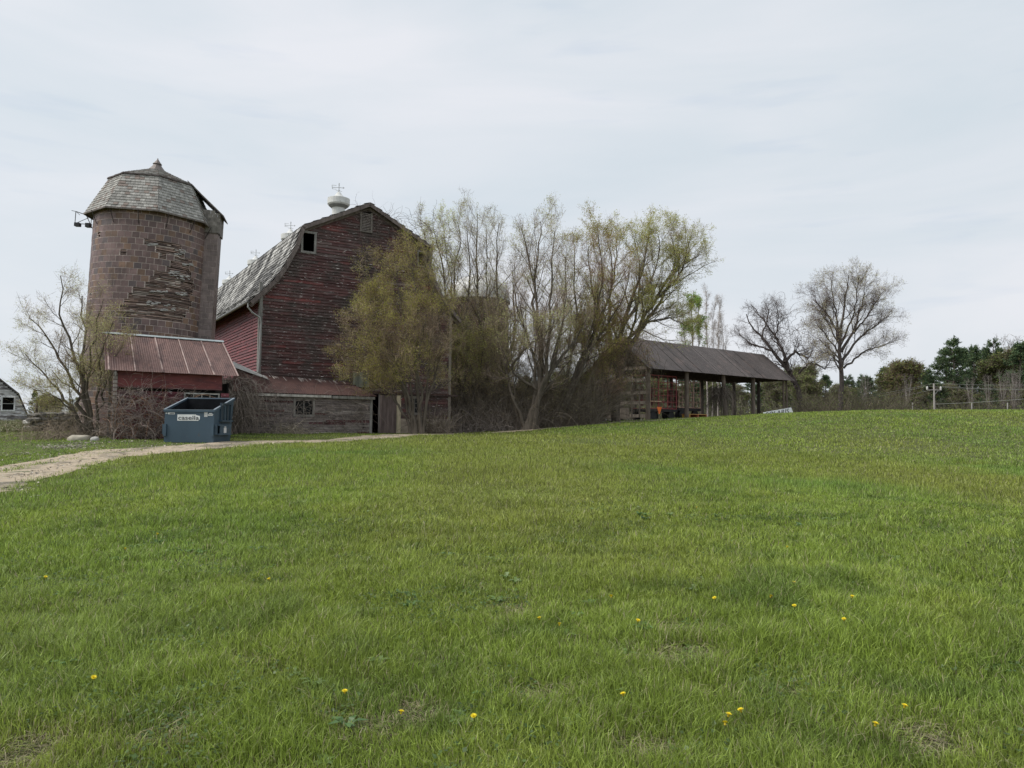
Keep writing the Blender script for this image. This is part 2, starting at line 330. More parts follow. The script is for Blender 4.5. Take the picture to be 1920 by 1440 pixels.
# ------------------------------------------------------------------ barn
O = at(481, 812, 40.0)
ZB = O[2]
def B(u, v, z): return A(O[0], O[1], 0)+U*u+V*v+Z*z
GP = A(O[0], O[1], 0)
BW = 11.35
barn = thing('barn', B(0, 0, ZB-.1), 'large old gambrel-roofed barn with peeling dark red clapboards and round white roof ventilators', 'barn')
prof = [(-.62, 8.02), (-.1, 8.52), (.6, 9.28), (1.1, 10.05), (1.72, 11.35), (2.02, 12.42), (5.9, 14.35)]
profR = [(BW-a if i < 5 else (9.72 if i == 5 else 5.9), b) for i, (a, b) in enumerate(prof)]
roofline = prof+profR[-2::-1]
def top_z(u): return np.interp(u, [p[0] for p in roofline], [p[1] for p in roofline])
def clapboards(buf, P0, du, nv, z0, ztop, width, holes, expo, colf, rg, urange=None, sag=.012):
    """rows of wedge boards on a wall plane P0 + du*u; nv outward normal"""
    zz = z0
    while zz < ztop:
        z1 = zz+expo
        if urange: ua, ub = urange(zz+expo/2)
        else: ua, ub = 0, width
        if ub-ua > .1:
            cuts = [ua]; x = ua-rg.uniform(0, 3)
            while x < ub:
                x += rg.uniform(1.6, 4.2)
                if ua+.3 < x < ub-.3: cuts.append(x)
            cuts.append(ub); segs = list(zip(cuts[:-1], cuts[1:]))
            for (h0, h1, g0, g1) in holes:
                if g0 < (zz+z1)/2 < g1:
                    ns_ = []
                    for a, b in segs:
                        if b <= h0 or a >= h1: ns_.append((a, b)); continue
                        if a < h0: ns_.append((a, h0))
                        if b > h1: ns_.append((h1, b))
                    segs = ns_
            for a, b in segs:
                if b-a < .02: continue
                s0, s1 = rg.uniform(-sag, sag, 2); out_ = .042+rg.uniform(0, .02)
                c = colf(rg); a += .002; b -= .002
                p = lambda u, z, o: P0+du*u+Z*z+nv*o
                Vv = [p(a, zz+s0, out_), p(b, zz+s1, out_), p(b, z1+.01, .008), p(a, z1+.01, .008), p(a, zz+s0, -.01), p(b, zz+s1, -.01)]
                buf.add(Vv, [[0, 1, 2, 3], [4, 5, 1, 0]], c)
        zz = z1
rg = np.random.default_rng(11)
def red_col(r):
    k = r.random()
    if k < .70: return A(.108, .051, .048)*r.uniform(.7, 1.25)
    if k < .93: return A(.13, .09, .083)*r.uniform(.7, 1.2)
    return A(.19, .06, .055)*r.uniform(.8, 1.1)
zw = ZB+.95
holes = [(2.08, 2.88, 11.05, 12.2), (5.42, 6.15, 12.7, 13.85), (5.2, 6.15, 3.72, 4.56), (6.25, 7.85, 0, 3.33), (8.62, 9.43, 2.19, 3.33), (9.05, 9.62, 11.1, 12.0)]
def rng_u(z):
    us = np.linspace(-.0, BW, 600); ok = us[top_z(us)-.12 > z]; return (ok[0], ok[-1]) if len(ok) else (0, 0)
bs = Buf(); clapboards(bs, GP, U, -V, ZB+.78, 14.3, BW, holes, .165, red_col, rg, rng_u, sag=.02)
bs.build('gable_wall', M_siding, barn)
# solid wall core behind (with holes): strips
bk = Buf()
us = np.unique(np.r_[np.linspace(0, BW, 60), [h[0] for h in holes], [h[1] for h in holes]])
for a, b in zip(us[:-1], us[1:]):
    m_ = (a+b)/2; zs = [(ZB-.3, None)]; hh = sorted([(h[2], h[3]) for h in holes if h[0] < m_ < h[1]]); z0 = ZB-.4
    tp = [top_z(a)-.1, top_z(b)-.1]
    for g0, g1 in hh:
        if g0 > z0: bk.add([B(a, .02, z0), B(b, .02, z0), B(b, .02, g0), B(a, .02, g0)], [0, 1, 2, 3])
        z0 = max(z0, g1)
    bk.add([B(a, .02, z0), B(b, .02, z0), B(b, .02, tp[1]), B(a, .02, tp[0])], [0, 1, 2, 3])
BL = 46
bk.add([B(0, BL, ZB-.4), B(BW, BL, ZB-.4), B(BW, BL, 8.4), B(9.7, BL, 12.4), B(5.9, BL, 14.2), B(2, BL, 12.4), B(0, BL, 8.4)], [0, 1, 2, 3, 4, 5, 6])
bk.add([B(0, .05, ZB-.4), B(0, BL, ZB-.4), B(0, BL, 8.5), B(0, .05, 8.5)], [0, 1, 2, 3]); bk.add([B(BW, .05, ZB-.4), B(BW, BL, ZB-.4), B(BW, BL, 8.5), B(BW, .05, 8.5)], [0, 1, 2, 3])
bk.add([B(2.3, .05, 10.7), B(9.2, .05, 10.7), B(9.2, BL, 10.7), B(2.3, BL, 10.7)], [0, 1, 2, 3])
bk.build('wall_sheathing', M_dark, barn)
# side wall
def red2(r): return A(.145, .024, .028)*r.uniform(.65, 1.3)
sw = Buf(); clapboards(sw, GP, V, -U, ZB, 8.3, BL, [], .165, red2, rg); sw.build('side_wall', M_sidewall, barn)
sw = Buf(); sw.boxes([B(BW+.002, 0.05, ZB-.2)], [V*(BL-.1)], [U*.03], [Z*7.4], [A(.12, .05, .05)]); sw.build('side_wall', M_siding, barn)
fd = Buf(); fd.box(B(7.9, -.08, ZB-.5), U*(BW-7.85), V*.08, Z*1.38, A(.34, .28, .22)); fd.box(B(7.9, -.05, ZB-.5), V*.01, U*.01, Z, A(.3, .25, .2)); fd.build('foundation', M_conc, barn)
# roof: slate courses over a deck
rf = Buf()
deck = Buf()
for pr, sgn in ((prof, 1), (profR, -1)):
    for (a0, z0), (a1, z1) in zip(pr[:-1], pr[1:]):
        q = [B(a0, -.32, z0), B(a1, -.32, z1), B(a1, BL+.3, z1), B(a0, BL+.3, z0)]
        deck.prism(q, -Z*.10, A(.10, .09, .085))
    d = np.array(pr); seg = np.r_[0, np.cumsum(np.hypot(*np.diff(d, axis=0).T))]; tot = seg[-1]; ex = .27
    nrow = int(tot/ex)
    for k in range(nrow):
        s0, s1 = k*ex, min(k*ex+ex*1.35, tot)
        a0, z0 = np.interp(s0, seg, d[:, 0]), np.interp(s0, seg, d[:, 1]); a1, z1 = np.interp(s1, seg, d[:, 0]), np.interp(s1, seg, d[:, 1])
        nl = nrm(A(-(z1-z0)*sgn, 0, (a1-a0)*sgn)); nw = U*nl[0]*1+Z*nl[2]
        if nw[2] < 0: nw = -nw
        y = np.arange(-.34+(k % 2)*.16, BL+.2, .32); n = len(y); wd = .31
        lift0 = .045+rg.uniform(0, .018, n); sk = rg.uniform(-.012, .012, n)
        base = B(0, 0, 0)
        def pt(a, z, yy, l): return base+U*a+Z*z+V*yy[:, None]+nw*l[:, None]
        P0_ = pt(a0, z0, y, lift0+sk); P1 = pt(a0, z0, y+wd, lift0-sk); P2 = pt(a1, z1, y+wd, np.full(n, .008)); P3 = pt(a1, z1, y, np.full(n, .008))
        D0 = pt(a0, z0, y, lift0*0); D1 = pt(a0, z0, y+wd, lift0*0)
        Vv = np.stack([P0_, P1, P2, P3, D0, D1], 1).reshape(-1, 3); ii = np.arange(n)[:, None]*6
        # weather streaks run diagonally across the courses
        st = vnoise(y*1.0+s0*.35, s0*.22+0*y, .42, 31)*.62+vnoise(y, s0*1.0+0*y, 2.5, 33)*.25+vnoise(y*1.0+s0*.35, s0*.5+0*y, 1.1, 34)*.2+rg.uniform(-.13, .13, n)
        g = np.clip((st-.40)*3.2, 0, 1)[:, None]; cc = A(.075, .072, .070)*(1-g)+A(.46, .45, .43)*g
        rf.add(Vv, np.concatenate([ii+[0, 1, 2, 3], ii+[4, 5, 1, 0]]), np.concatenate([cc, cc*.9]))
deck.build('roof_deck', M_wood, barn)
roof = rf.build('roof', M_slate, barn)
# rake boards and corner boards
tr = Buf()
for pr in (prof, profR):
    for (a0, z0), (a1, z1) in zip(pr[:-1], pr[1:]):
        n = nrm(A(-(z1-z0), 0, (a1-a0))); n = U*n[0]+Z*n[2]
        if n[2] < 0: n = -n
        e0, e1 = B(a0, -.37, z0-.02), B(a1, -.37, z1-.02)
        tr.prism([e0, e1, e1-n*.20, e0-n*.20], V*.04, A(.17, .14, .13))
        e0, e1 = B(a0, -.06, z0-.12), B(a1, -.06, z1-.12)
        tr.prism([e0, e1, e1-n*.22, e0-n*.22], V*.035, A(.20, .165, .15))
tr.build('rake_board', M_wood, barn)
cb = Buf(); cb.box(B(-.06, -.07, ZB+.5), U*.17, V*.05, Z*7.5, A(.24, .235, .22)); cb.box(B(-.065, -.02, ZB+.5), U*.045, V*.17, Z*7.5, A(.22, .215, .20)); cb.build('corner_board', M_wood, barn)
cb = Buf(); cb.box(B(BW-.12, -.07, ZB+.1), U*.17, V*.05, Z*7.4, A(.27, .235, .20)); cb.build('corner_board', M_wood, barn)
gt = Buf(); gt.tube([B(-.68, -.25, 8.0), B(-.68, BL, 8.0)], .075, 8, A(.16, .155, .15)); gt.build('gutter', M_galv, barn)
dsp = Buf(); dsp.tube([B(-.66, -.15, 7.98), B(-.66, -.17, 7.7), B(-.45, -.18, 7.45), B(-.04, -.19, 7.2), B(0.02, -.17, 6.9), B(-.02, -.16, 4.9), B(-.05, -.16, 4.3)], .05, 8, A(.36, .36, .35)); dsp.build('downspout', M_galv, barn)
def window(parent, mk, name, u0, u1, z0, z1, fw=.10, fc=A(.30, .29, .27), glass=True, mull=1, bars=1, out_=.08, open_=False, Umv=U, Vmv=V):
    fb = Buf(); du, dv = Umv, Vmv
    fb.box(mk(u0-fw, -out_, z0-fw), du*(u1-u0+2*fw), dv*.09, Z*fw, fc); fb.box(mk(u0-fw, -out_, z1), du*(u1-u0+2*fw), dv*.09, Z*fw, fc*1.15)
    fb.box(mk(u0-fw, -out_, z0+.001), du*fw, dv*.09, Z*(z1-z0-.002), fc); fb.box(mk(u1, -out_, z0+.001), du*fw, dv*.09, Z*(z1-z0-.002), fc)
    f = fb.build(name, M_wood, parent)
    sb = Buf(); wz = z1-z0; wu = u1-u0; th = .035
    for k in range(1, mull+1): sb.box(mk(u0+wu*k/(mull+1)-th/2, -.03, z0), du*th, dv*.03, Z*wz, fc)
    for k in range(1, bars+1): sb.box(mk(u0, -.034, z0+wz*k/(bars+1)-th/2), du*wu, dv*.036, Z*th, fc*.9)
    if mull+bars: sb.build('sash', M_wood, f)
    if glass:
        g = Buf(); g.box(mk(u0, .0, z0), du*wu, dv*.01, Z*wz); g.build('pane', M_glass, f)
    return f
window(barn, B, 'loft_window', 2.18, 2.80, 11.12, 12.12, fw=.12, glass=False, mull=0, bars=0, fc=A(.26, .25, .235))
window(barn, B, 'window', 8.78, 9.30, 2.35, 3.18, fw=.15, mull=1, bars=2, fc=A(.19, .17, .15))
window(barn, B, 'loft_window', 9.12, 9.56, 11.15, 11.95, fw=.09, glass=False, mull=0, bars=0, fc=A(.22, .21, .19))
lv = Buf(); lv.box(B(5.42, -.09, 12.72), U*.10, V*.1, Z*1.1, A(.19, .17, .15)); lv.box(B(6.06, -.09, 12.72), U*.10, V*.1, Z*1.1, A(.19, .17, .15)); lv.box(B(5.42, -.095, 12.66), U*.74, V*.1, Z*.07, A(.2, .18, .16))
for k in range(11): lv.prism([B(5.52, -.07, 12.76+k*.093), B(6.06, -.07, 12.76+k*.093), B(6.06, -.01, 12.83+k*.093), B(5.52, -.01, 12.83+k*.093)], Z*.016-V*.01, A(.23, .20, .18))
lv.build('louver', M_wood, barn)
hb = Buf()
for k in range(8): hb.box(B(5.2+k*.12, -.075, 3.72+.02*(k % 2)), U*.113, V*.05, Z*.84, A(.20, .21, .17)*rg.uniform(.8, 1.15))
hb.build('hatch', M_wood, barn)
db = Buf()
for k in range(7): db.box(B(6.78+k*.152, -.16, ZB+.02), U*.146, V*.05, Z*2.2, A(.21, .16, .145)*rg.uniform(.75, 1.2))
db.box(B(6.72, -.168, ZB), U*.09, V*.05, Z*2.25, A(.27, .24, .22))
db.build('sliding_door', M_wood, barn)
db = Buf(); db.box(B(7.85, -.17, ZB), U*.26, V*.08, Z*2.22, A(.56, .48, .34)); db.build('door_post', M_wood, barn)
db = Buf(); db.box(B(6.2, -.2, 3.36), U*5.6, V*.07, Z*.1, A(.10, .07, .065)); db.box(B(6.2, -.24, 3.455), U*5.0, V*.2, Z*.03, A(.14, .08, .07)); db.build('door_track', M_wood, barn)
db = Buf(); db.tube([B(4.2, -.075, 8.1), B(4.2, -.075, 3.95)], .022, 6, A(.16, .10, .10)); db.build('conduit', M_galv, barn)
# floor-dark recess inside door gap is the closed dark interior
def ventilator(v, sc=1.0):
    c = B(5.9, v, 14.3); b = Buf()
    b.lathe(c, [(.40*sc, -.5), (.40*sc, 1.02*sc), (.44*sc, 1.06*sc), (.62*sc, 1.20*sc), (.70*sc, 1.28*sc), (.70*sc, 1.64*sc), (.66*sc, 1.66*sc), (.34*sc, 1.76*sc), (.20*sc, 1.92*sc), (.12*sc, 2.05*sc), (.02, 2.12*sc)], 24, A(.62, .62, .60))
    b.lathe(c, [(.445*sc, 1.04*sc), (.63*sc, 1.19*sc), (.61*sc, 1.22*sc), (.43*sc, 1.08*sc)], 24, A(.2, .2, .19))
    vt = b.build('ventilator', M_white, barn, smooth=False)
    r = Buf(); t = c+Z*2.05*sc
    r.tube([t-Z*.1, t+Z*.55], .022, 6, A(.35, .36, .35)); a = nrm(U*.9-V*.4)
    r.tube([t+Z*.33-a*.42, t+Z*.33+a*.34], .016, 5, A(.35, .36, .35)); r.prism([t+Z*.33+a*.34, t+Z*.39+a*.25, t+Z*.27+a*.25], V*.012, A(.35, .36, .35))
    for zz in (.22, .33, .46): r.tube([t+Z*zz-a*.16, t+Z*(zz+.02)-a*.44], .012, 4, A(.35, .36, .35))
    r.tube([t+Z*.22-a*.42, t+Z*.48-a*.44], .014, 4, A(.35, .36, .35)); r.tube([t+Z*.45, t+Z*.62], .03, 6, A(.35, .36, .35))
    r.tube([t+Z*.12-V*.2, t+Z*.12+V*.2], .012, 4, A(.35, .36, .35)); r.tube([t+Z*.12-U*.2, t+Z*.12+U*.2], .012, 4, A(.35, .36, .35))
    r.build('weather_vane', M_galv, vt)
for v in (5.2, 16.2, 27.2, 38.2): ventilator(v)

# ------------------------------------------------------------------ lean-to along the gable
LD = 3.1
lt = thing('lean_to_shed', B(2.5, -LD, ZB), 'low weathered grey lean-to with rusty tin roof along the foot of the barn gable', 'shed')
LU0, LU1 = -3.2, 5.15
def grey_col(r):
    k = r.random(); c = A(.25, .21, .195) if k < .62 else (A(.13, .06, .062) if k < .88 else A(.34, .30, .27)); return c*r.uniform(.7, 1.15)
lh = [(1.12, 1.98, 2.08, 2.83)]
lb = Buf(); clapboards(lb, GP-V*LD, U, -V, ZB+.02, 3.0, LU1, lh, .118, grey_col, rg, lambda z: (LU0, LU1), sag=.02); lb.build('front_wall', M_grey_siding, lt)
lb = Buf()
for a, b in ((LU0, 1.12), (1.98, LU1)): lb.box(B(a, -LD+.01, ZB-.3), U*(b-a), V*.05, Z*(3.02-ZB+.3))
lb.box(B(1.12, -LD+.01, ZB-.3), U*.86, V*.05, Z*(2.08-ZB+.3)); lb.box(B(1.12, -LD+.01, 2.83), U*.86, V*.05, Z*.19); lb.box(B(LU1-.05, -LD+.061, ZB-.3), U*.05, V*(LD-.15), Z*(3.3-ZB)); lb.box(B(LU0, -.9, ZB-.3), U*(LU1-LU0-.06), V*.05, Z*3.0)
lb.build('wall_frame', M_dark, lt)
window(lt, lambda u, v, z: B(u, v-LD, z), 'window', 1.12, 1.98, 2.08, 2.83, fw=.11, mull=1, bars=0, fc=A(.25, .23, .21))
lb = Buf(); lb.box(B(LU1-.1, -LD-.06, ZB), U*.14, V*.05, Z*1.95, A(.30, .29, .27)); lb.box(B(LU0, -LD-.25, 2.96), U*(LU1-LU0+.1)*.72, V*.05, Z*.12, A(.50, .47, .43)); lb.box(B(2.95, -LD-.245, 2.93), U*2.3, V*.045, Z*.14, A(.26, .25, .23)); lb.build('fascia', M_wood, lt)
def corrug(buf, p00, p10, p11, p01, n, amp, colf, th=.0):
    """ribbed sheet between p00-p10 (eave) and p01-p11 (top); ribs run p00->p01"""
    t = np.linspace(0, 1, n*4+1)[:, None]; a = p00*(1-t)+p10*t; b = p01*(1-t)+p11*t
    nv = nrm(np.cross(p10-p00, p01-p00)); nv = nv if nv[2] > 0 else -nv
    h = amp*np.array([0, 1, 1, 0])[np.arange(len(t)) % 4][:, None]*nv; VV = np.concatenate([a+h, b+h]); m = len(t)
    i = np.arange(m-1); buf.add(VV, np.stack([i, i+1, i+1+m, i+m], -1), colf(m-1))
rustc = lambda n: A(.105, .056, .048)*np.repeat(np.random.default_rng(n).uniform(.85, 1.15, (n//16+1, 1)), 16, 0)[:n]
lr = Buf(); corrug(lr, B(LU0-.2, -LD-.28, 3.12), B(LU1+.25, -LD-.28, 3.10), B(LU1-.25, -.0, 4.0), B(-.0, -.0, 4.22), 84, .011, rustc)
lr.build('tin_roof', M_rust, lt)
fl = Buf(); fr = np.random.default_rng(4)
fl.add([at(436, 677, 35.6), at(498, 706, 39.6), at(505, 712, 39.0), at(440, 689, 35.0)], [0, 1, 2, 3], A(.55, .55, .53))
fl.build('roof_flashing', M_galv, lt)
fl2 = Buf(); corrug(fl2, at(436, 733, 35.2), at(505, 738, 37.6), at(505, 711, 39.2), at(439, 688, 35.3), 24, .01, lambda n: A(.105, .056, .048)*np.ones((n, 1))); fl2.build('tin_roof', M_rust, lt)
st = Buf()   # white lime streaks on the tin below the wall
for k in range(34):
    u0 = fr.choice([.7, 1.0, 2.1, 2.4, 3.3, 4.1, 4.9, 0.3])+fr.uniform(-.35, .35); u0 = max(u0, .05); l = fr.uniform(.15, .75); wd = fr.uniform(.02, .055)
    v0 = -.06-fr.uniform(0, .15); f = lambda v: 4.2-.04*u0+v*(1.1/3.38)+.034
    if u0 < 4.7: st.add([B(u0, v0, f(v0)), B(u0+wd, v0, f(v0)), B(u0+wd*.6, v0-l, f(v0-l)), B(u0, v0-l, f(v0-l))], [0, 1, 2, 3], A(.5, .44, .40)*fr.uniform(.7, 1.1))
st.build('lime_streak', M_paint, lt)

# ------------------------------------------------------------------ red shed with rusty roof (front)
SO = at(213, 820, 28.0); SG = float(gz(SO[0], SO[1]))
def S(u, v, z): return A(SO[0], SO[1], 0)+U*u+V*v+Z*z
SW = 4.02
sh = thing('tool_shed', S(2, 1.3, SG), 'small dark red shed with rusty ribbed roof in front of the silo', 'shed')
ez, rz_ = 3.66, 5.12
sb = Buf(); sb.box(S(0.02, 0, 2.92), U*(SW-.3), V*.04, Z*.68, A(.165, .036, .034)); sb.box(S(0.02, -.012, 2.90), U*(SW-.3), V*.03, Z*.05, A(.13, .05, .045))
sb.box(S(.02, -.004, 3.25), U*1.9, V*.03, Z*.012, A(.1, .03, .03)); sb.build('upper_panel', M_sidewall, sh)
sb = Buf(); clapboards(sb, A(SO[0], SO[1], 0), U, -V, SG, 2.76, SW, [(2.35, 3.7, 1.95, 2.9)], .13, lambda r: A(.16, .045, .055)*r.uniform(.6, 1.2), rg); sb.build('lower_wall', M_siding, sh)
sb = Buf(); sb.box(S(0, .045, SG-.3), U*SW, V*.04, Z*(2.74-SG+.3-.8)); sb.box(S(0, .045, 1.94), U*2.3, V*.04, Z*.8); sb.box(S(3.7, .045, 1.94), U*.3, V*.04, Z*.8)
sb.box(S(SW-.05, .1, SG-.2), U*.05, V*2.6, Z*(3.4-SG)); sb.box(S(.2, 2.5, SG-.2), U*3.75, V*.05, Z*(4.4-SG)); sb.build('wall_frame', M_dark, sh)
sb = Buf(); sb.box(S(-.08, -.06, SG-.1), U*.13, V*.12, Z*(3.52-SG), A(.27, .24, .22))
for k in range(18): sb.box(S(-.088, -.068, SG+.1+k*.15), U*.146, V*.02, Z*.05, A(.14, .11, .10))
sb.build('post', M_wood, sh)
sb = Buf(); sb.box(S(-.06, 2.5, SG-.1), U*.1, V*.1, Z*(4.7-SG), A(.22, .19, .17)); sb.build('post', M_wood, sh)
sb = Buf(); sb.prism([S(-.06, -.3, ez-.18), S(-.06, 2.6, 4.86), S(-.06, 2.6, 4.72), S(-.06, -.3, ez-.36)], U*.05, A(.30, .28, .26)); sb.prism([S(-.03, -.25, ez-.2), S(-.03, .35, 3.80), S(-.03, .35, 3.2), S(-.03, -.05, 3.2)], U*.02, A(.25, .23, .21)); sb.build('barge_board', M_wood, sh)
# old window in the shed wall
window(sh, S, 'window', 2.4, 3.6, 2.0, 2.72, fw=.05, mull=3, bars=1, fc=A(.33, .33, .31))
e0, e1, t1, t0 = S(-.38, -.34, ez-.16), S(SW+.30, -.34, ez-.19), S(SW+.12, 2.2, rz_-.05), S(-.34, 2.2, rz_)
sr = Buf(); corrug(sr, e0, e1, t1, t0, 58, .009, lambda n: A(.138, .078, .068)*np.repeat(np.random.default_rng(2).uniform(.85, 1.12, (n//20+1, 1)), 20, 0)[:n])
rfs = sr.build('tin_roof', M_rust, sh)
sr = Buf(); nv = nrm(np.cross(e1-e0, t0-e0))
for t in (.02, .205, .405, .60, .795, .985):
    a = e0*(1-t)+e1*t; b = t0*(1-t)+t1*t; du = nrm(e1-e0)*.045
    sr.prism([a+nv*.013, a+du+nv*.013, b+du+nv*.013, b+nv*.013], nv*.015, A(.40, .30, .27))
sr.build('seam_strip', M_rust, rfs)
sr = Buf(); dt = nrm(t1-t0); dn = nrm(e0-t0); sr.prism([t0-dt*.05+nv*.03, t1+dt*.02+nv*.03, t1+dt*.02+dn*.13+nv*.03, t0-dt*.05+dn*.13+nv*.03], nv*.02, A(.42, .47, .48)); sr.build('ridge_cap', M_galv, rfs)

# ------------------------------------------------------------------ tile silo
SC = at(258, 815, 34.0); SCg = float(gz(SC[0], SC[1])); SR = 2.37
silo = thing('silo', (SC[0], SC[1], SCg-.2), 'tall brown glazed-tile silo with crumbling tiles and a shingled eight-sided roof', 'silo')
TILT = math.radians(2.0); sc0 = A(SC[0], SC[1], 0)
def untilt(P):  # world position after the lean, for choosing where the damage sits
    q = P-np.array(silo.location); c, s = math.cos(TILT), math.sin(TILT)
    return np.array(silo.location)+A(q[0]*c+q[2]*s, q[1], -q[0]*s+q[2]*c)
dmg = np.array([(585, 690), (880, 730), (935, 860), (950, 1000), (910, 1200), (880, 1320), (640, 1290), (390, 1250), (450, 1130), (480, 1080), (600, 1020), (690, 930), (735, 880), (840, 850), (690, 800), (590, 740)])/3.892+[120, 270]
def inpoly(x, y, P):
    c = False; j = len(P)-1
    for i in range(len(P)):
        if (P[i][1] > y) != (P[j][1] > y) and x < (P[j][0]-P[i][0])*(y-P[i][1])/(P[j][1]-P[i][1])+P[i][0]: c = not c
        j = i
    return c
tb, mb = Buf(), Buf(); NT = 48; th_ = .262; ztop = 10.75; nrw = int((ztop-SCg+.3)/th_); tr_ = np.random.default_rng(5)
wb = Buf(); badc = {}
def ring(r, z, aa, bb): return [sc0+A(r*math.cos(aa), r*math.sin(aa), z), sc0+A(r*math.cos(bb), r*math.sin(bb), z)]
def blk(r0, r1, za, zb, cc, aa, bb, buf):
    P = ring(r0, za, aa, bb)+ring(r1, za, aa, bb)+ring(r0, zb, aa, bb)+ring(r1, zb, aa, bb)
    buf.add(P, [[2, 3, 7, 6], [4, 6, 7, 5], [0, 1, 3, 2], [0, 2, 6, 4], [1, 5, 7, 3]], cc)
da_ = 2*math.pi/NT; bad_iv = []
for k in range(nrw):
    z0 = ztop-(k+1)*th_
    for i in range(NT):
        a0 = (i+.5*(k % 2))*da_; a1 = a0+da_*.925; am = (a0+a1)/2
        X, Y_ = proj(untilt(sc0+A(SR*math.cos(am), SR*math.sin(am), z0+th_/2)))
        bad = math.sin(am) < .2 and inpoly(X+tr_.uniform(-5, 5), Y_+tr_.uniform(-4, 4), dmg)
        if not bad and tr_.random() < .010 and math.sin(am) < 0: bad = True
        c = A(.165, .110, .104)*tr_.uniform(.72, 1.25)
        if tr_.random() < .22: c = A(.19, .118, .085)*tr_.uniform(.8, 1.2)
        if tr_.random() < .10: c = A(.11, .085, .085)
        if not bad:
            blk(SR-.03, SR+.007+tr_.uniform(0, .004), z0, z0+th_*.915, c, a0, a1, tb)
            am_ = (a0+a0+da_)/2; P = ring(SR+.002, z0-.012, a0-.01, am_)+ring(SR+.002, z0+th_, a0-.01, am_)+ring(SR+.002, z0-.012, am_, a0+da_+.01)+ring(SR+.002, z0+th_, am_, a0+da_+.01)
            mb.add([P[0], P[1], P[3], P[2]], [0, 1, 2, 3], A(.50, .42, .39)*tr_.uniform(.7, 1.15)); mb.add([P[4], P[5], P[7], P[6]], [0, 1, 2, 3], A(.50, .42, .39)*tr_.uniform(.7, 1.15))
        else: bad_iv.append((z0, a0-.003, a0+da_+.003))
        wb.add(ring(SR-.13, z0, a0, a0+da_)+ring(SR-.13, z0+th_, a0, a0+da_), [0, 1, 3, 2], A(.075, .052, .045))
# in the damaged part only the thin horizontal webs of the hollow tiles are left, broken back by different amounts
rows_ = {}
for z0, a, b_ in bad_iv: rows_.setdefault(round(z0, 4), []).append((a, b_))
for z0, iv in rows_.items():
    iv.sort(); mg = [list(iv[0])]
    for a, b_ in iv[1:]:
        if a <= mg[-1][1]+.03: mg[-1][1] = max(b_, mg[-1][1])
        else: mg.append([a, b_])
    for a, b_ in mg:
        zz = z0
        while zz < z0+th_-.015:
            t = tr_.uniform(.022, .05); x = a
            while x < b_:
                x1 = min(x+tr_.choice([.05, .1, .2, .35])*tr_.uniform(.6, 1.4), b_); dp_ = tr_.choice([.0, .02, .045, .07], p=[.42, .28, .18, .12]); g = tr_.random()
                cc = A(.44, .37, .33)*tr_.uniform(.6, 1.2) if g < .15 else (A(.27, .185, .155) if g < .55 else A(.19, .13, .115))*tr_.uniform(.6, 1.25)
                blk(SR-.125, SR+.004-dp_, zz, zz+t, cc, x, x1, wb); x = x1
            zz += t+tr_.uniform(.010, .034)
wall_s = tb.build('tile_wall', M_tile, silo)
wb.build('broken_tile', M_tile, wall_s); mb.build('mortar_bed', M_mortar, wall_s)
# lumps of exposed white mortar
for (px, py, wx, wy) in ((850, 790, 80, 40), (800, 945, 70, 35), (870, 975, 90, 30), (660, 1160, 110, 25), (760, 1195, 100, 45), (640, 735, 80, 15), (900, 880, 70, 12), (690, 1075, 120, 12), (850, 1095, 80, 20)):
    lm = Buf()
    for q in range(15):
        x = 120+(px+tr_.uniform(-wx, wx)*.5)/3.892; y = 270+(py+tr_.uniform(-wy, wy)*.5)/3.892
        d = ray(x, y); # meet the cylinder
        best = None
        for t in np.arange(29, 35, .02):
            p = CAM+d*(t/d[1]); zz = p[2]; cxs = SC[0]+(zz-SCg)*math.tan(TILT)
            if math.hypot(p[0]-cxs, p[1]-SC[1]) < SR+.01: best = p; break
        if best is None: continue
        loc = np.array(silo.location); qv = best-loc; c, s = math.cos(-TILT), math.sin(-TILT); p = loc+A(qv[0]*c+qv[2]*s, qv[1], -qv[0]*s+qv[2]*c)
        e = nrm(np.cross(Z, p-sc0*1-Z*p[2])); lm.cbox(p, e*tr_.uniform(.05, .18), nrm(p-sc0-Z*p[2])*.07, Z*tr_.uniform(.02, .05)+e*tr_.uniform(-.03, .03), A(.50, .48, .47)*tr_.uniform(.6, 1.1))
    if lm.n: lm.build('exposed_mortar', M_mortar, wall_s)
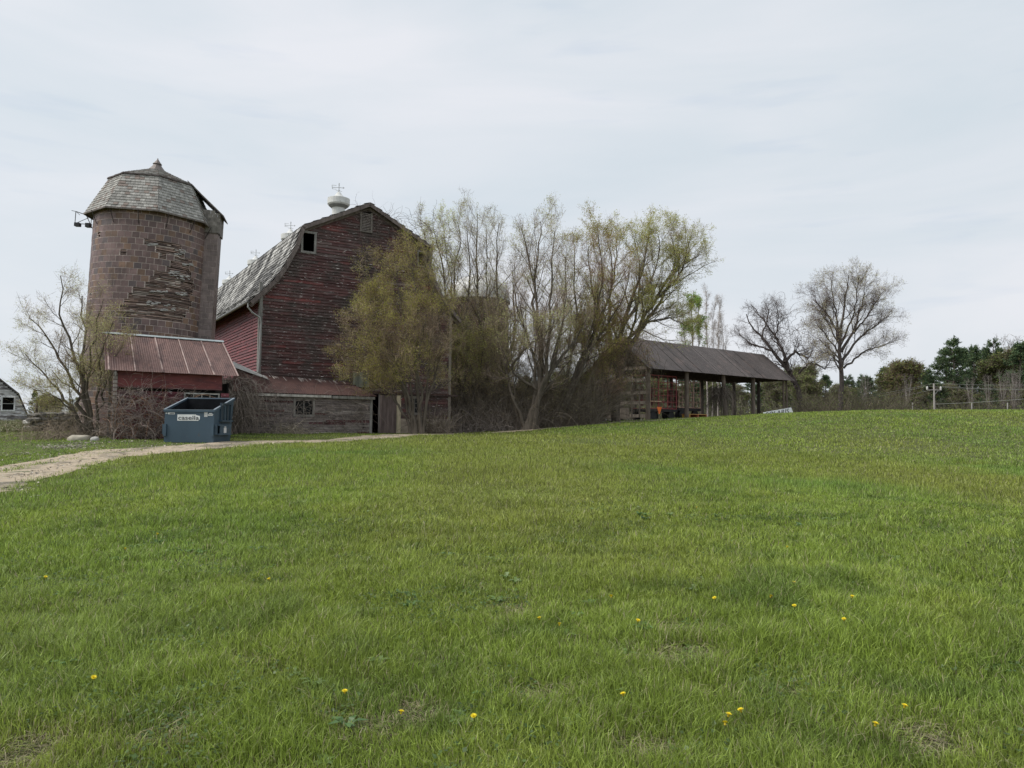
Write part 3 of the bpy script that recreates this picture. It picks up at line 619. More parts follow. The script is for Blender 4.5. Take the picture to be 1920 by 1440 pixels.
# roof (octagon, two slopes) with shingle courses
RZ, KZ, PZ = 10.62, 12.35, 13.15; RE, RK = 2.74, 1.88; PH = math.radians(-62-90+1)
rt = math.radians(1.2)
oc = lambda r, z, k: sc0+A(r*math.cos(PH+k*math.pi/4), r*math.sin(PH+k*math.pi/4), z)
rb_ = Buf(); core = Buf()
for k in range(8):
    core.add([oc(RE, RZ, k), oc(RE, RZ, k+1), oc(RK, KZ, k+1), oc(RK, KZ, k)], [0, 1, 2, 3], A(.1, .09, .09))
    core.add([oc(RK, KZ, k), oc(RK, KZ, k+1), oc(.1, PZ, k+1), oc(.1, PZ, k)], [0, 1, 2, 3], A(.1, .09, .09))
    core.add([oc(RE, RZ, k), oc(RE, RZ, k+1), oc(SR-.1, RZ+.05, k+1), oc(SR-.1, RZ+.05, k)], [0, 1, 2, 3], A(.12, .1, .09))
    for (ra, za, rb2, zb, n) in ((RE, RZ, RK, KZ, 13), (RK+.05, KZ+.02, .16, PZ, 12)):
        for c in range(n):
            f0, f1 = c/n, (c+1.3)/n; f1 = min(f1, 1)
            r0, z0 = ra+(rb2-ra)*f0, za+(zb-za)*f0; r1, z1 = ra+(rb2-ra)*f1, za+(zb-za)*f1
            p0, p1, q0, q1 = oc(r0, z0, k), oc(r0, z0, k+1), oc(r1, z1, k), oc(r1, z1, k+1)
            nv = nrm(np.cross(p1-p0, q0-p0)); nv = nv if nv[2] > 0 else -nv
            L_ = np.linalg.norm(p1-p0); x = -tr_.uniform(0, .2)
            while x < L_:
                x1 = x+.205; a, b = max(x, 0)/L_, min(x1-.008, L_)/L_
                if b > a:
                    l0 = .022+tr_.uniform(0, .012); g = A(.32, .31, .29)*tr_.uniform(.68, 1.2)
                    if tr_.random() < .15: g = A(.22, .18, .16)
                    A0, A1 = p0*(1-a)+p1*a, p0*(1-b)+p1*b; B0, B1 = q0*(1-a)+q1*a, q0*(1-b)+q1*b
                    rb_.add([A0+nv*l0, A1+nv*l0, B1+nv*.004, B0+nv*.004, A0, A1], [[0, 1, 2, 3], [4, 5, 1, 0]], g)
                x = x1
sroof = core.build('roof', M_wood, silo)
rb_.build('shingles', M_shingle, sroof)
fb = Buf(); fb.lathe(sc0, [(.42, PZ-.12), (.22, PZ+.12), (.17, PZ+.2), (.2, PZ+.24), (.10, PZ+.36), (.03, PZ+.46), (.012, PZ+.52)], 14, A(.14, .12, .11)); fb.build('finial', M_galv, sroof)
eb = Buf()
for k in range(8):
    a, b = oc(RE+.03, RZ-.04, k), oc(RE+.03, RZ-.04, k+1); eb.prism([a, b, b+Z*.07, a+Z*.07], (sc0-(a+b)/2)*A(1, 1, 0)*.02, A(.16, .14, .13))
    a, b = oc(RK+.09, KZ-.03, k), oc(RK+.09, KZ-.03, k+1); eb.prism([a, b, b+Z*.05, a+Z*.05], (sc0-(a+b)/2)*A(1, 1, 0)*.02, A(.12, .10, .10))
for k in range(14):
    a = k*2*math.pi/14; d = A(math.cos(a), math.sin(a), 0); eq = Buf(); eq.tube([sc0+d*(SR+.02)+Z*10.05, sc0+d*(RE-.08)+Z*10.6], .018, 4, A(.06, .05, .05)); eq.build('eave_brace', M_wood, sroof)
eb.build('eave_trim', M_wood, sroof)
def dormer(az, w_, r_out, z_in, z_out, z_bot, chute):
    d = A(math.sin(az), math.cos(az), 0); e = A(d[1], -d[0], 0)
    p = lambda r, s, z: sc0+d*r+e*s+Z*z
    b = Buf(); r_in = 1.45; lo = lambda r: z_in+(z_out-z_in)*(r-1.6)/(r_out-1.6)
    b.prism([p(r_in, -w_-.12, lo(r_in)), p(r_out+.16, -w_-.12, lo(r_out+.16)), p(r_out+.16, w_+.12, lo(r_out+.16)), p(r_in, w_+.12, lo(r_in))], Z*.06, A(.17, .15, .14))
    for s in (-1, 1):
        r = 1.2
        n = int((lo(r_out)-z_bot)/.2)+2
        for c in range(n):
            z0 = z_bot+c*.17; x = 1.2+.1*(c % 2)
            while x < r_out:
                x1 = min(x+.2, r_out); zt = min(z0+.19, min(lo(x), lo(x1)))
                if zt > z0+.02: b.cbox((p(x, s*w_, z0)+p(x1, s*w_, zt))/2+e*s*tr_.uniform(0, .006), d*(x1-x-.008), e*.03, Z*(zt-z0-.006), A(.24, .22, .20)*tr_.uniform(.7, 1.15))
                x = x1
    b.box(p(r_out-.03, -w_, z_bot), e*2*w_, d*.03, Z*(lo(r_out)-z_bot), A(.2, .18, .17))
    o = b.build('dormer', M_shingle, sroof)
    if chute:
        c = Buf(); mbb = Buf(); ro = r_out-.06; ww = w_-.04
        mbb.box(p(SR-.3, -ww+.003, SCg-.3), d*(ro-SR+.298), e*2*(ww-.003), Z*(z_bot+.3-SCg), A(.45, .38, .35))
        zz = z_bot-.26; k = 0
        while zz > SCg:
            for s in (-1, 1):
                x = SR-.25-(.15 if k % 2 else 0)
                while x < ro:
                    x1 = min(x+.3, ro); cc = A(.20, .155, .148)*tr_.uniform(.75, 1.2)
                    if x1-x > .03: c.cbox(p((x+x1)/2, s*ww, zz+.13), d*(x1-x-.013), e*.012, Z*.248, cc)
                    x = x1
            for q in range(4): c.cbox(p(ro, -ww+ww*2*(q+.5)/4, zz+.13), d*.012, e*(ww*2/4-.01), Z*.248, A(.20, .155, .148)*tr_.uniform(.75, 1.2))
            zz -= .262; k += 1
        ch = c.build('chute', M_tile, silo); mbb.build('mortar_bed', M_mortar, ch)
dormer(math.radians(76), .60, SR+.56, 12.42, 11.25, 10.35, True)
dormer(math.radians(-52), .55, 2.95, 12.62, 12.45, 11.2, False)
pb = Buf(); d = A(math.sin(math.radians(-52)), math.cos(math.radians(-52)), 0); p0 = sc0+d*3.0+Z*12.55
pb.tube([p0, p0+A(-.45, 0, .06)], .03, 5, A(.05, .045, .045)); pb.tube([p0+A(-.45, 0, .06), p0+A(-.47, 0, .14), p0+A(-.40, 0, .16)], .02, 5, A(.05, .045, .045)); pb.build('hoist_arm', M_galv, sroof)
# small iron cage bracket high on the left side
cgb = Buf(); q0 = at(168, 425, 33.6)-A(.32, 0, 0)
dk = A(.04, .04, .042)
c4 = [q0+A(-.62, -.1, 0), q0+A(.1, -.1, 0), q0+A(.1, -.1, .35), q0+A(-.62, -.1, .55)]
for a, b in zip(c4, c4[1:]+c4[:1]): cgb.tube([a, b], .018, 4, dk)
cgb.tube([c4[0], c4[2]], .014, 4, dk); cgb.tube([q0+A(-.66, -.35, .52), q0+A(-.62, -.1, .55), q0+A(-.66, .3, .5)], .012, 4, dk)
cgb.cbox(q0+A(-.48, -.12, -.05), A(.22, 0, 0), A(0, .2, 0), A(0, 0, .16), dk); cgb.cbox(q0+A(.0, -.12, -.06), A(.2, 0, 0), A(0, .2, 0), A(0, 0, .18), dk)
cgb.build('iron_bracket', M_galv, silo)
silo.rotation_euler[1] = TILT

# ------------------------------------------------------------------ domed silo behind the trees
DC = at(893, 800, 56.0); r_ = 2.28
ds = thing('silo', (DC[0], DC[1], float(gz(DC[0], DC[1]))-.1), 'shorter dark red silo with a rounded white metal dome behind the bare trees', 'silo')
dz = 1.6+(796-562)/F*56
b = Buf(); d0 = A(DC[0], DC[1], 0); k = 0; zz = float(gz(DC[0], DC[1]))-.3
b.lathe(d0, [(r_-.02, zz), (r_-.02, dz)], 48, A(.25, .18, .16))
while zz < dz-.05:
    for i in range(46):
        a0 = (i+.5*(k % 2))*2*math.pi/46; a1 = a0+2*math.pi/46*.95
        q = lambda r, a, z: d0+A(r*math.cos(a), r*math.sin(a), z)
        b.add([q(r_, a0, zz), q(r_, a1, zz), q(r_, a1, zz+.27), q(r_, a0, zz+.27)], [0, 1, 2, 3], A(.11, .062, .052)*tr_.uniform(.7, 1.25))
    zz += .285; k += 1
b.build('tile_wall', M_tile, ds)
b = Buf(); th = np.linspace(0, math.pi/2, 10); b.lathe(d0, [((r_+.08)*math.cos(t)+.001, dz+2.0*math.sin(t)) for t in th], 28, A(.66, .66, .65))
dm = b.build('dome', M_white, ds, smooth=True)
b = Buf()
for k in range(14):
    a = k*2*math.pi/14; b.tube([d0+A((r_+.09)*math.cos(t)*math.cos(a), (r_+.09)*math.cos(t)*math.sin(a), dz+2.01*math.sin(t)) for t in th], .022, 4, A(.4, .4, .4))
b.lathe(d0, [(r_+.14, dz-.1), (r_+.14, dz+.02), (r_+.03, dz+.02), (r_+.03, dz-.1)], 40, A(.05, .045, .04)); b.build('dome_rib', M_galv, dm)

# ------------------------------------------------------------------ blue dumpster
DA = math.radians(-3.0)
DX = A(math.cos(DA), math.sin(DA), 0); DY = A(-math.sin(DA), math.cos(DA), 0)
dl = at(307, 828, 26.6); dr_ = at(402, 828, 26.6); dgz = float(gz(*((dl+dr_)[:2]/2)))
D0 = A(dl[0], dl[1], 0); Wd = float(np.linalg.norm((dr_-dl)[:2])); z_b = dgz+.02
# front rim height from the photograph
zf = at(305, 768, 26.6)[2]; zbk = at(330, 746, 28.2)[2]; Dd = 1.62
def D(x, y, z): return D0+DX*x+DY*y+Z*z
dp = thing('dumpster', D(Wd/2, Dd/2, z_b), 'open dark blue steel dumpster with white sticker in front of the red shed', 'dumpster')
cbl = A(.046, .078, .110); b = Buf(); t = .035; ins = .0
x0, x1 = 0, Wd
front = [D(.0, 0, z_b), D(x1, 0, z_b), D(x1, 0, zf), D(0, 0, zf)]
b.prism(front, DY*t, cbl)
b.prism([D(0, Dd-.25, z_b), D(x1, Dd-.25, z_b), D(x1, Dd, zbk), D(0, Dd, zbk)], -DY*t, cbl)
for xx in (0, x1-t): b.prism([D(xx, t, z_b), D(xx, Dd-.25-t, z_b), D(xx, Dd-.25-t+.02, z_b+.4), D(xx, Dd-t-.005, zbk), D(xx, t, zf)], DX*t, cbl*.95)
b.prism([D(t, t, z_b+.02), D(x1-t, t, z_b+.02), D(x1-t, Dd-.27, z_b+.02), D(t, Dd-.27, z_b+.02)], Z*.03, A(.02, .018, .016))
body = b.build('body', M_blue, dp)
b = Buf(); shd_ = A(.012, .013, .015)  # thin inner sheets added; near-black colour stands in for shade inside the dumpster
b.prism([D(t+.002, Dd-.27, z_b+.05), D(x1-t-.002, Dd-.27, z_b+.05), D(x1-t-.002, Dd-t-.004, zbk-.03), D(t+.002, Dd-t-.004, zbk-.03)], -DY*.006, shd_)
b.box(D(t+.002, t+.002, z_b+.05), DX*(x1-2*t-.004), DY*.006, Z*(zf-z_b-.15), shd_)
for xx in (t+.001, x1-t-.007): b.prism([D(xx, t+.01, z_b+.05), D(xx, Dd-.3, z_b+.05), D(xx, Dd-t-.02, zbk-.06), D(xx, t+.01, zf-.05)], DX*.006, shd_*1.3)
b.build('shade_liner', M_linershade, dp)
b = Buf(); rc = A(.16, .19, .22)
b.box(D(-.03, -.035, zf-.07), DX*(x1+.06), DY*.06, Z*.07, cbl*1.1); b.box(D(-.03, -.038, zf), DX*(x1+.06), DY*.07, Z*.012, rc*1.4)
for xx in (-.03, x1-.03): b.prism([D(xx, .035, zf-.06), D(xx, Dd+.02, zbk-.06), D(xx, Dd+.02, zbk+.01), D(xx, .035, zf+.012)], DX*.06, cbl*1.15)
for xx in (-.035, x1-.035): b.prism([D(xx, .0, zf+.013), D(xx, Dd+.02, zbk+.011), D(xx, Dd+.02, zbk+.024), D(xx, 0, zf+.026)], DX*.07, rc*1.3)
b.box(D(-.03, Dd-.03, zbk-.06), DX*(x1+.06), DY*.06, Z*.075, rc); b.build('rim', M_blue, dp)
for s, xx in ((-1, -.09), (1, x1)):
    b = Buf(); zz = z_b+.28; hgt = .36
    b.box(D(xx, .02, zz), DX*.09, DY*.1, Z*hgt, cbl*.8); b.box(D(xx, Dd-.5, zz), DX*.09, DY*.1, Z*hgt, cbl*.8)
    b.box(D(xx-(.0), .12, zz+hgt-.05), DX*.16 if s > 0 else DX*.09, DY*(Dd-.62), Z*.05, cbl); b.box(D(xx, .12, zz-.01), DX*.16 if s > 0 else DX*.09, DY*(Dd-.62), Z*.05, cbl)
    b.box(D(xx+(.13 if s > 0 else 0), .18, zz+.04), DX*.03, DY*(Dd-.72), Z*(hgt-.09), cbl*.9)
    b.build('fork_pocket', M_blue, dp)
    b = Buf(); b.box(D(-.012 if s < 0 else x1-.09, -.05, z_b+.22), DX*.10, DY*.05, Z*.42, cbl*1.05); b.build('bumper', M_blue, dp)
b = Buf(); zz = z_b+.78
b.box(D(x1, .45, zz), DX*.05, DY*.05, Z*.6, cbl*.7); b.box(D(x1, 1.25, zz), DX*.05, DY*.05, Z*.6, cbl*.7); b.box(D(x1, .40, zz-.04), DX*.12, DY*.92, Z*.05, cbl*.9); b.box(D(x1, .45, zz+.58), DX*.06, DY*.85, Z*.05, cbl*.7)
for k in range(3): b.box(D(x1, .55+k*.22, zz+.02), DX*.03, DY*.14, Z*.55, cbl*(.5+.35*(k % 2)))
b.build('side_door', M_blue, dp)
b = Buf()
for xx in (.25, x1-.45): b = Buf(); b.box(D(xx, .2, z_b-.02), DX*.16, DY*.9, Z*.04, A(.03, .03, .03)); b.build('skid', M_blue, dp)
def text(body_, size, org, dx, dz, nv, mt, name, parent, offset=0.0, shear=0.0, ext=.003, c=(1, 1, 1), sx=1.0):
    cu = bpy.data.curves.new(name, 'FONT'); cu.body = body_; cu.size = size; cu.offset = offset; cu.shear = shear; cu.extrude = ext; cu.align_x = 'CENTER'; cu.align_y = 'CENTER'
    o = bpy.data.objects.new('tmp', cu); col.objects.link(o); bpy.context.view_layer.update()
    me = bpy.data.meshes.new_from_object(o.evaluated_get(bpy.context.evaluated_depsgraph_get()))
    co = np.zeros(len(me.vertices)*3); me.vertices.foreach_get('co', co); co = co.reshape(-1, 3)
    P = org+dx*co[:, :1]*sx+dz*co[:, 1:2]+nv*(co[:, 2:]+ext)
    b = Buf(); b.v.append(P); b.n = len(P)
    for p in me.polygons: b.f.append((np.array([list(p.vertices)]), np.asarray(c, float)[None], np.zeros(1, int)))
    bpy.data.objects.remove(o); bpy.data.curves.remove(cu); bpy.data.meshes.remove(me)
    return b.build(name, mt, parent)
Vd = lambda px, py: ((px-305)/98*Wd, zf-(py-768)/60*(zf-z_b))
a0, h0 = Vd(330.5, 788); a1, h1 = Vd(375, 776.5)
b = Buf(); wS = a1-a0; hS = h1-h0
b.prism([D(a0, -.006, h0), D(a1-.06, -.006, h0), D(a1, -.006, h0+.05), D(a1, -.006, h1-.05), D(a1-.14, -.006, h1-.02), D(a1-.14, -.006, h1), D(a0, -.006, h1)], DY*.005, A(.72, .74, .74))
stk = b.build('sticker', M_paint, body)
text('casella', hS*.95, D((a0+a1)/2, -.008, (h0+h1)/2-.01), DX, Z, -DY, M_paint, 'lettering', stk, offset=.0, c=(.015, .02, .03), sx=1.4)
for (pa, pb_, qa, qb) in ((311.5, 325, 773, 776.5), (307, 310, 773.5, 775.5), (383.5, 390, 772, 780.5)):
    b = Buf(); u0, g0 = Vd(pa, qb); u1, g1 = Vd(pb_, qa); b.box(D(u0, -.006, g0), DX*(u1-u0), DY*.005, Z*(g1-g0), A(.6, .62, .62)); b.build('sticker', M_paint, body)
b = Buf()
u0, g0 = Vd(391, 778.5); u1, g1 = Vd(403, 773.5); b.prism([D(u0, -.006, g0), D(u1-.06, -.006, g0), D(u1-.03, -.006, (g0+g1)/2), D(u1-.1, -.006, g1), D(u0+.03, -.006, g1-.01)], DY*.005, A(.62, .64, .64))
o2 = b.build('sticker', M_paint, body)
b = Buf(); b.box(D(x1+.162, .45, z_b+.34), DX*.004, DY*.22, Z*.18, A(.6, .6, .6)); b.box(D(x1+.162, .5, z_b+.53), DX*.004, DY*.14, Z*.04, A(.6, .6, .6)); b.build('sticker', M_paint, body)
b = Buf(); u0, g0 = Vd(315, 775.8); u1, g1 = Vd(324, 774)
for k in range(7): b.box(D(u0+k*(u1-u0)/7, -.008, g0), DX*.018, DY*.002, Z*.03, A(.1, .1, .1))
for k in range(3):
    for j in range(3): uu, gg = Vd(384.5+j*1.8, 779.3-k*2.6); b.box(D(uu, -.008, gg), DX*.018, DY*.002, Z*.02, A(.12, .12, .12))
for k in range(5): uu, gg = Vd(393+k*1.5, 777.3); b.box(D(uu, -.008, gg), DX*.014, DY*.002, Z*.04, A(.12, .12, .12))
b.build('lettering', M_paint, o2)

# ------------------------------------------------------------------ open pole barn
PAZ = math.radians(50); PU = A(math.sin(PAZ), math.cos(PAZ), 0); PV = A(-math.cos(PAZ), math.sin(PAZ), 0)
P0b = at(1215, 787, 52.0); Pz = P0b[2]
def Q(u, v, z): return A(P0b[0], P0b[1], 0)+PU*u+PV*v+Z*z
PLn, PWd = 18.0, 4.9; EZ, RGZ = 5.95, 8.05
pbn = thing('pole_barn', Q(9, 2.4, float(gz(*Q(9, 2.4, 0)[:2]))), 'long open-sided pole barn with a dark ribbed metal roof and bare log posts', 'shed')
def post(u, v, ztop, r, c, lean=0):
    g = float(gz(*Q(u, v, 0)[:2]))-.2; b = Buf(); p = [Q(u+lean*(1-t), v, g+(ztop-g)*t) for t in np.linspace(0, 1, 5)]
    b.tube(p, [r*1.12, r, r*.97, r*1.0, r*.92], 8, c); b.build('post', M_wood, pbn)
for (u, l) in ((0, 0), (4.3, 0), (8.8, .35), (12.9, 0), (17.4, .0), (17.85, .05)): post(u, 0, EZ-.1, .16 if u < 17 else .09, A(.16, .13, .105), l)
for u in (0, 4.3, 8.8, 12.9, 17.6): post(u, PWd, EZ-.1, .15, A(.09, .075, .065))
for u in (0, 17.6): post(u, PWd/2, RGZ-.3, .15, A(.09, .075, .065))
b = Buf(); wc = A(.10, .085, .075)
for v in (0, PWd): b.box(Q(-.2, v-.06, EZ-.25), PU*(PLn+.4), PV*.12, Z*.22, wc)
b.box(Q(-.2, PWd/2-.06, RGZ-.3), PU*(PLn+.4), PV*.12, Z*.2, wc)
for u in np.arange(0, PLn+.1, 1.5):
    for s in (0, 1):
        a = Q(u, -.4 if s == 0 else PWd+.4, EZ-.22); c = Q(u, PWd/2, RGZ-.08); b.prism([a, c, c-Z*.14, a-Z*.14], PU*.06, wc*.9)
    b.box(Q(u, 0, EZ-.3), PU*.05, PV*PWd, Z*.12, wc*.9)
b.build('rafter', M_wood, pbn)
b = Buf(); rr = np.random.default_rng(8)
for s in (0, 1):
    e0 = Q(-.5, -.5 if s == 0 else PWd+.5, EZ-.08-.33+.1); e1 = Q(PLn+.5, -.5 if s == 0 else PWd+.5, EZ-.08-.33+.1); tt1 = Q(PLn+.5, PWd/2, RGZ+.02); tt0 = Q(-.5, PWd/2, RGZ+.02)
    corrug(b, e0, e1, tt1, tt0, 130, .016, lambda n: A(.088, .074, .070)*np.repeat(rr.uniform(.7, 1.3, (n//16+1, 1)), 16, 0)[:n])
prf = b.build('metal_roof', M_darkroof, pbn)
b = Buf(); 
for k in range(17):
    t_ = .02+k*.06+rr.uniform(-.01, .01); e0 = Q(-.5, -.5, EZ-.31); e1 = Q(PLn+.5, -.5, EZ-.31); a = e0*(1-t_)+e1*t_; c = Q(-.5+t_*(PLn+1), PWd/2, RGZ+.02)
    if rr.random() < .6: b = Buf(); b.tube([a+Z*.03, c+Z*.03], .012, 4, A(.025, .022, .022)); b.build('roof_seam', M_darkroof, prf)
# slatted left end
b = Buf(); g = float(gz(*Q(0, 2, 0)[:2]))
for k, zz in enumerate((.25, 1.15, 1.95, 2.75, 3.6)):
    b.box(Q(-.12, -.1, g+zz+rr.uniform(-.05, .05)), PV*(PWd+.2), PU*.04, Z*.22, A(.30, .26, .22)*rr.uniform(.8, 1.1))
for k in range(2):
    b.box(Q(-.13, .6+k*.7, g+.3), PV*.12, PU*.04, Z*2.2, A(.15, .13, .11))
b.box(Q(-.15, 1.6, g+.2), PV*3.2, PU*.04, Z*.75, A(.19, .165, .14)); b.box(Q(-.15, 3.3, g+1.2), PV*1.3, PU*.04, Z*1.9, A(.12, .10, .09))
b.build('slat_wall', M_wood, pbn)
# --------- hay wagons under the roof
def hay_wagon(u, v, label, cr, L_, H_, tri):
    g = float(gz(*Q(u, v, 0)[:2])); root = thing('hay_wagon', Q(u+L_/2, v+.8, g), label, 'wagon', 'tube-sided hay wagons under the pole barn')
    zb = g+.85; b = Buf()
    for x in np.linspace(0, L_, 4): b.tube([Q(u+x, v, zb), Q(u+x, v, zb+H_)], .035, 5, cr)
    for x in np.linspace(0, L_, 7)[1::2]: b.tube([Q(u+x, v, zb), Q(u+x, v, zb+H_*.98)], .018, 5, cr*.9)
    for zz in np.linspace(0, H_, 6): b.tube([Q(u, v, zb+zz), Q(u+L_, v, zb+zz)], .02 if 0 < zz < H_ else .035, 5, cr)
    if tri: b.tube([Q(u-.02, v-.06, zb), Q(u-.02, v-.06, zb+H_)], .04, 5, A(.5, .36, .24)); b.tube([Q(u, v-.06, zb+.5), Q(u+L_*.4, v-.06, zb+.5)], .035, 5, A(.5, .36, .24))
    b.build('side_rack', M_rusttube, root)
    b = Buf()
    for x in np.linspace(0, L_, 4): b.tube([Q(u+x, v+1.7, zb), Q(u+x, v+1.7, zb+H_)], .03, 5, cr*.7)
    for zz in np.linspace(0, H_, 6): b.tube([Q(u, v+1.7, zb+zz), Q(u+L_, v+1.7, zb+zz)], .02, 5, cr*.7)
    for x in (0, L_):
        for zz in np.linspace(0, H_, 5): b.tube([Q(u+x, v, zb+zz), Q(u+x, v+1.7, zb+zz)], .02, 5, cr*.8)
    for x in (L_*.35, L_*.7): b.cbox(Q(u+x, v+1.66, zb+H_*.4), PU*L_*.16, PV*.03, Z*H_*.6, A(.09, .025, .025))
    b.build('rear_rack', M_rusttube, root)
    b = Buf(); b.box(Q(u-.1, v-.02, zb-.22), PU*(L_+.2), PV*1.75, Z*.2, A(.035, .033, .033)); b.build('deck', M_wood, root)
    for x in (.5, L_-.5):
        for vv in (.05, 1.55):
            b = Buf(); c = Q(u+x, v+vv, zb-.52); n = 14; ring = [c+PU*.36*math.cos(a)+Z*.36*math.sin(a) for a in np.arange(n)*2*math.pi/n]; b.prism(ring, PV*.18, A(.02, .02, .02)); b.build('wheel', M_paint, root)
    if tri:
        b = Buf(); c = Q(u+L_*.33, v-.05, zb-.1); b.prism([c+PU*.27+Z*.22, c-PU*.27+Z*.22, c-PU*.05-Z*.28, c+PU*.05-Z*.28], -PV*.01, A(.85, .20, .04)); b.build('warning_triangle', M_paint, root)
hay_wagon(.9, .6, 'maroon tube-sided hay wagon with an orange triangle, left of the post', A(.30, .08, .08), 3.0, 2.35, True)
hay_wagon(4.95, 1.2, 'lower hay wagon with a pale tan rail rack between the second and third posts', A(.42, .27, .21), 2.6, 1.95, False)
b = Buf(); q = Q(4.9, .3, 0); g = float(gz(q[0], q[1]))
for k in range(5): b.box(Q(4.7, .1+k*.14, g+.28), PU*2.2, PV*.11, Z*.05, A(.40, .12, .06) if k % 2 else A(.45, .25, .08))
for k in range(3): b.box(Q(4.75+k*1.0, .1, g+.02), PU*.12, PV*.65, Z*.26, A(.5, .3, .06) if k == 0 else A(.35, .09, .05))
b.build('pallet', M_rusttube, tagd=dict(label='low orange and yellow wooden pallet in front of the tan hay wagon', category='pallet', at=Q(5.7, .4, g)))
# sign
g0 = at(1428, 779.5, 50.0); g1 = at(1487, 773.5, 50.0); g2 = at(1483.5, 764, 50.0); g3 = at(1431, 773.2, 50.0)
dxs = nrm(g2-g3); dzs = nrm(np.cross(A(0, 1, 0), dxs)*-1); dzs = dzs if dzs[2] > 0 else -dzs
Ls = float(np.linalg.norm(g2-g3)); hh = .46
sg = thing('sign', (g3+g2)/2-dzs*hh, 'tilted white board with black italic lettering standing in the grass by the pole barn', 'sign')
b = Buf(); b.prism([g3, g2, g2-dzs*hh+dxs*.08, g3-dzs*hh-dxs*.08], A(0, .04, 0), A(.74, .76, .78)); b.build('board', M_paint, sg)
text('POLARIS', .42, g3+dxs*(Ls*.46)-dzs*.21+A(0, -.004, 0), dxs, dzs, A(0, -1, 0), M_paint, 'lettering', sg, offset=.0, shear=.3, c=(.01, .012, .02), sx=1.0)
for q in (.12, .88): b = Buf(); p = g3*(1-q)+g2*q; b.tube([p+A(0, .06, 0)-dzs*.1, A(p[0], p[1]+.06, p[2]-1.1)], .03, 5, A(.2, .18, .16)); b.build('stake', M_wood, sg)

# ------------------------------------------------------------------ white house far left
HO = at(52, 790, 66.0)
def H(x, y, z): return A(HO[0], HO[1], 0)+nrm(A(.83, .56, 0))*x+nrm(A(-.56, .83, 0))*y+Z*z
hx, hy = nrm(A(.83, .56, 0)), nrm(A(-.56, .83, 0)); hg = float(gz(HO[0], HO[1])); hz = lambda py: at(40, py, 66)[2]
ho = thing('house', H(-4, 3, hg), 'weathered white gambrel-roofed house with flaking paint at the left edge', 'house')
Wh = 7.6; zk, ze_, za = hz(742), hz(783), hz(742)+2.7
gab = [H(0, 0, hg-.5), H(0.15, 0, ze_), H(-.75, 0, zk), H(-Wh/2, 0, za), H(-Wh+.75, 0, zk), H(-Wh, 0, ze_), H(-Wh, 0, hg-.5)]
b = Buf(); b.prism(gab, hy*8, A(.42, .42, .42)); b.build('wall_core', M_dark, ho)
b = Buf()
def hr(z):
    r = np.interp(z, [hg, ze_, zk, za], [.0, -.0, .78, Wh/2]); return (r, Wh-r)
clapboards(b, H(-Wh, -.0, 0), hx, -hy, hg-.4, za, Wh, [(5.65, 6.6, hz(771), hz(744))], .15, lambda r: A(.72, .72, .73)*r.uniform(.7, 1.05) if r.random() < .8 else A(.25, .24, .24), rg, hr)
M_whsid = mat('flaked_white_siding', rough=0.8, nscale=(2, 2, 8), namt=0.3, rotz=-.6, spots=[((0.11, 0.10, 0.095), (1.6, 1.6, 9), 0.56, 0.04)])
b.build('wall', M_whsid, ho)
b = Buf()
for s in (1, -1):
    pts = [H(-Wh/2+s*(Wh/2+.45), -.3, ze_-.1), H(-Wh/2+s*(Wh/2+.02), -.3, ze_+.1), H(-Wh/2+s*(Wh/2-.72), -.3, zk+.05), H(-Wh/2, -.3, za+.05)]
    for a, c in zip(pts[:-1], pts[1:]): b.prism([a, c, c+Z*.14, a+Z*.14], hy*8.6, A(.13, .12, .115))
b.build('roof', M_shingle, ho)
HM = lambda u, v, z: H(-Wh+u, v, z)
window(ho, HM, 'window', 5.72, 6.52, hz(769), hz(746), fw=.12, mull=0, bars=1, fc=A(.66, .67, .68), out_=.1, Umv=hx, Vmv=hy)

# ------------------------------------------------------------------ stone wall, boulder, rocks
def rock(buf, c, s, rg_, col_):
    n, m = 10, 6; th = np.linspace(0, math.pi, m); ph = np.arange(n)*2*math.pi/n
    D_ = np.stack([np.sin(th)[:, None]*np.cos(ph), np.sin(th)[:, None]*np.sin(ph), np.cos(th)[:, None]*np.ones(n)], -1)
    r = 1+rg_.uniform(-.16, .16, (m, n, 1)); r[0] = r[0, 0]; r[-1] = r[-1, 0]; D_ = np.sign(D_)*np.abs(D_)**.8*r*np.asarray(s); Vv = D_+np.asarray(c)
    i = np.arange(m-1)[:, None]*n+np.arange(n); j = np.arange(m-1)[:, None]*n+(np.arange(n)+1) % n
    buf.add(Vv.reshape(-1, 3), np.stack([i, i+n, j+n, j], -1).reshape(-1, 4), col_)
b = Buf(); k0 = at(58, 815, 37.0); k1 = at(140, 812, 38.5)
for k in range(120):
    t = rr.random(); lv_ = rr.integers(0, 4); p = k0*(1-t)+k1*t; g = float(gz(p[0], p[1]))
    rock(b, (p[0]+rr.uniform(-.1, .1), p[1]+rr.uniform(-.2, .2), g+.12+lv_*.22), (rr.uniform(.14, .34), rr.uniform(.15, .25), rr.uniform(.09, .15)), rr, A(.17, .16, .145)*rr.uniform(.5, 1.3))
rock(b, (k0[0]-.1, k0[1]-.1, float(gz(k0[0], k0[1]))+.45), (.2, .2, .14), rr, A(.5, .48, .44)); rock(b, (k0[0]-.05, k0[1], float(gz(k0[0], k0[1]))+.15), (.28, .25, .16), rr, A(.36, .34, .3))
b.build('stone_wall', M_stone, tagd=dict(label='low dry-stone wall of dark field stones beside the thicket at left', category='wall', at=(k0+k1)/2))
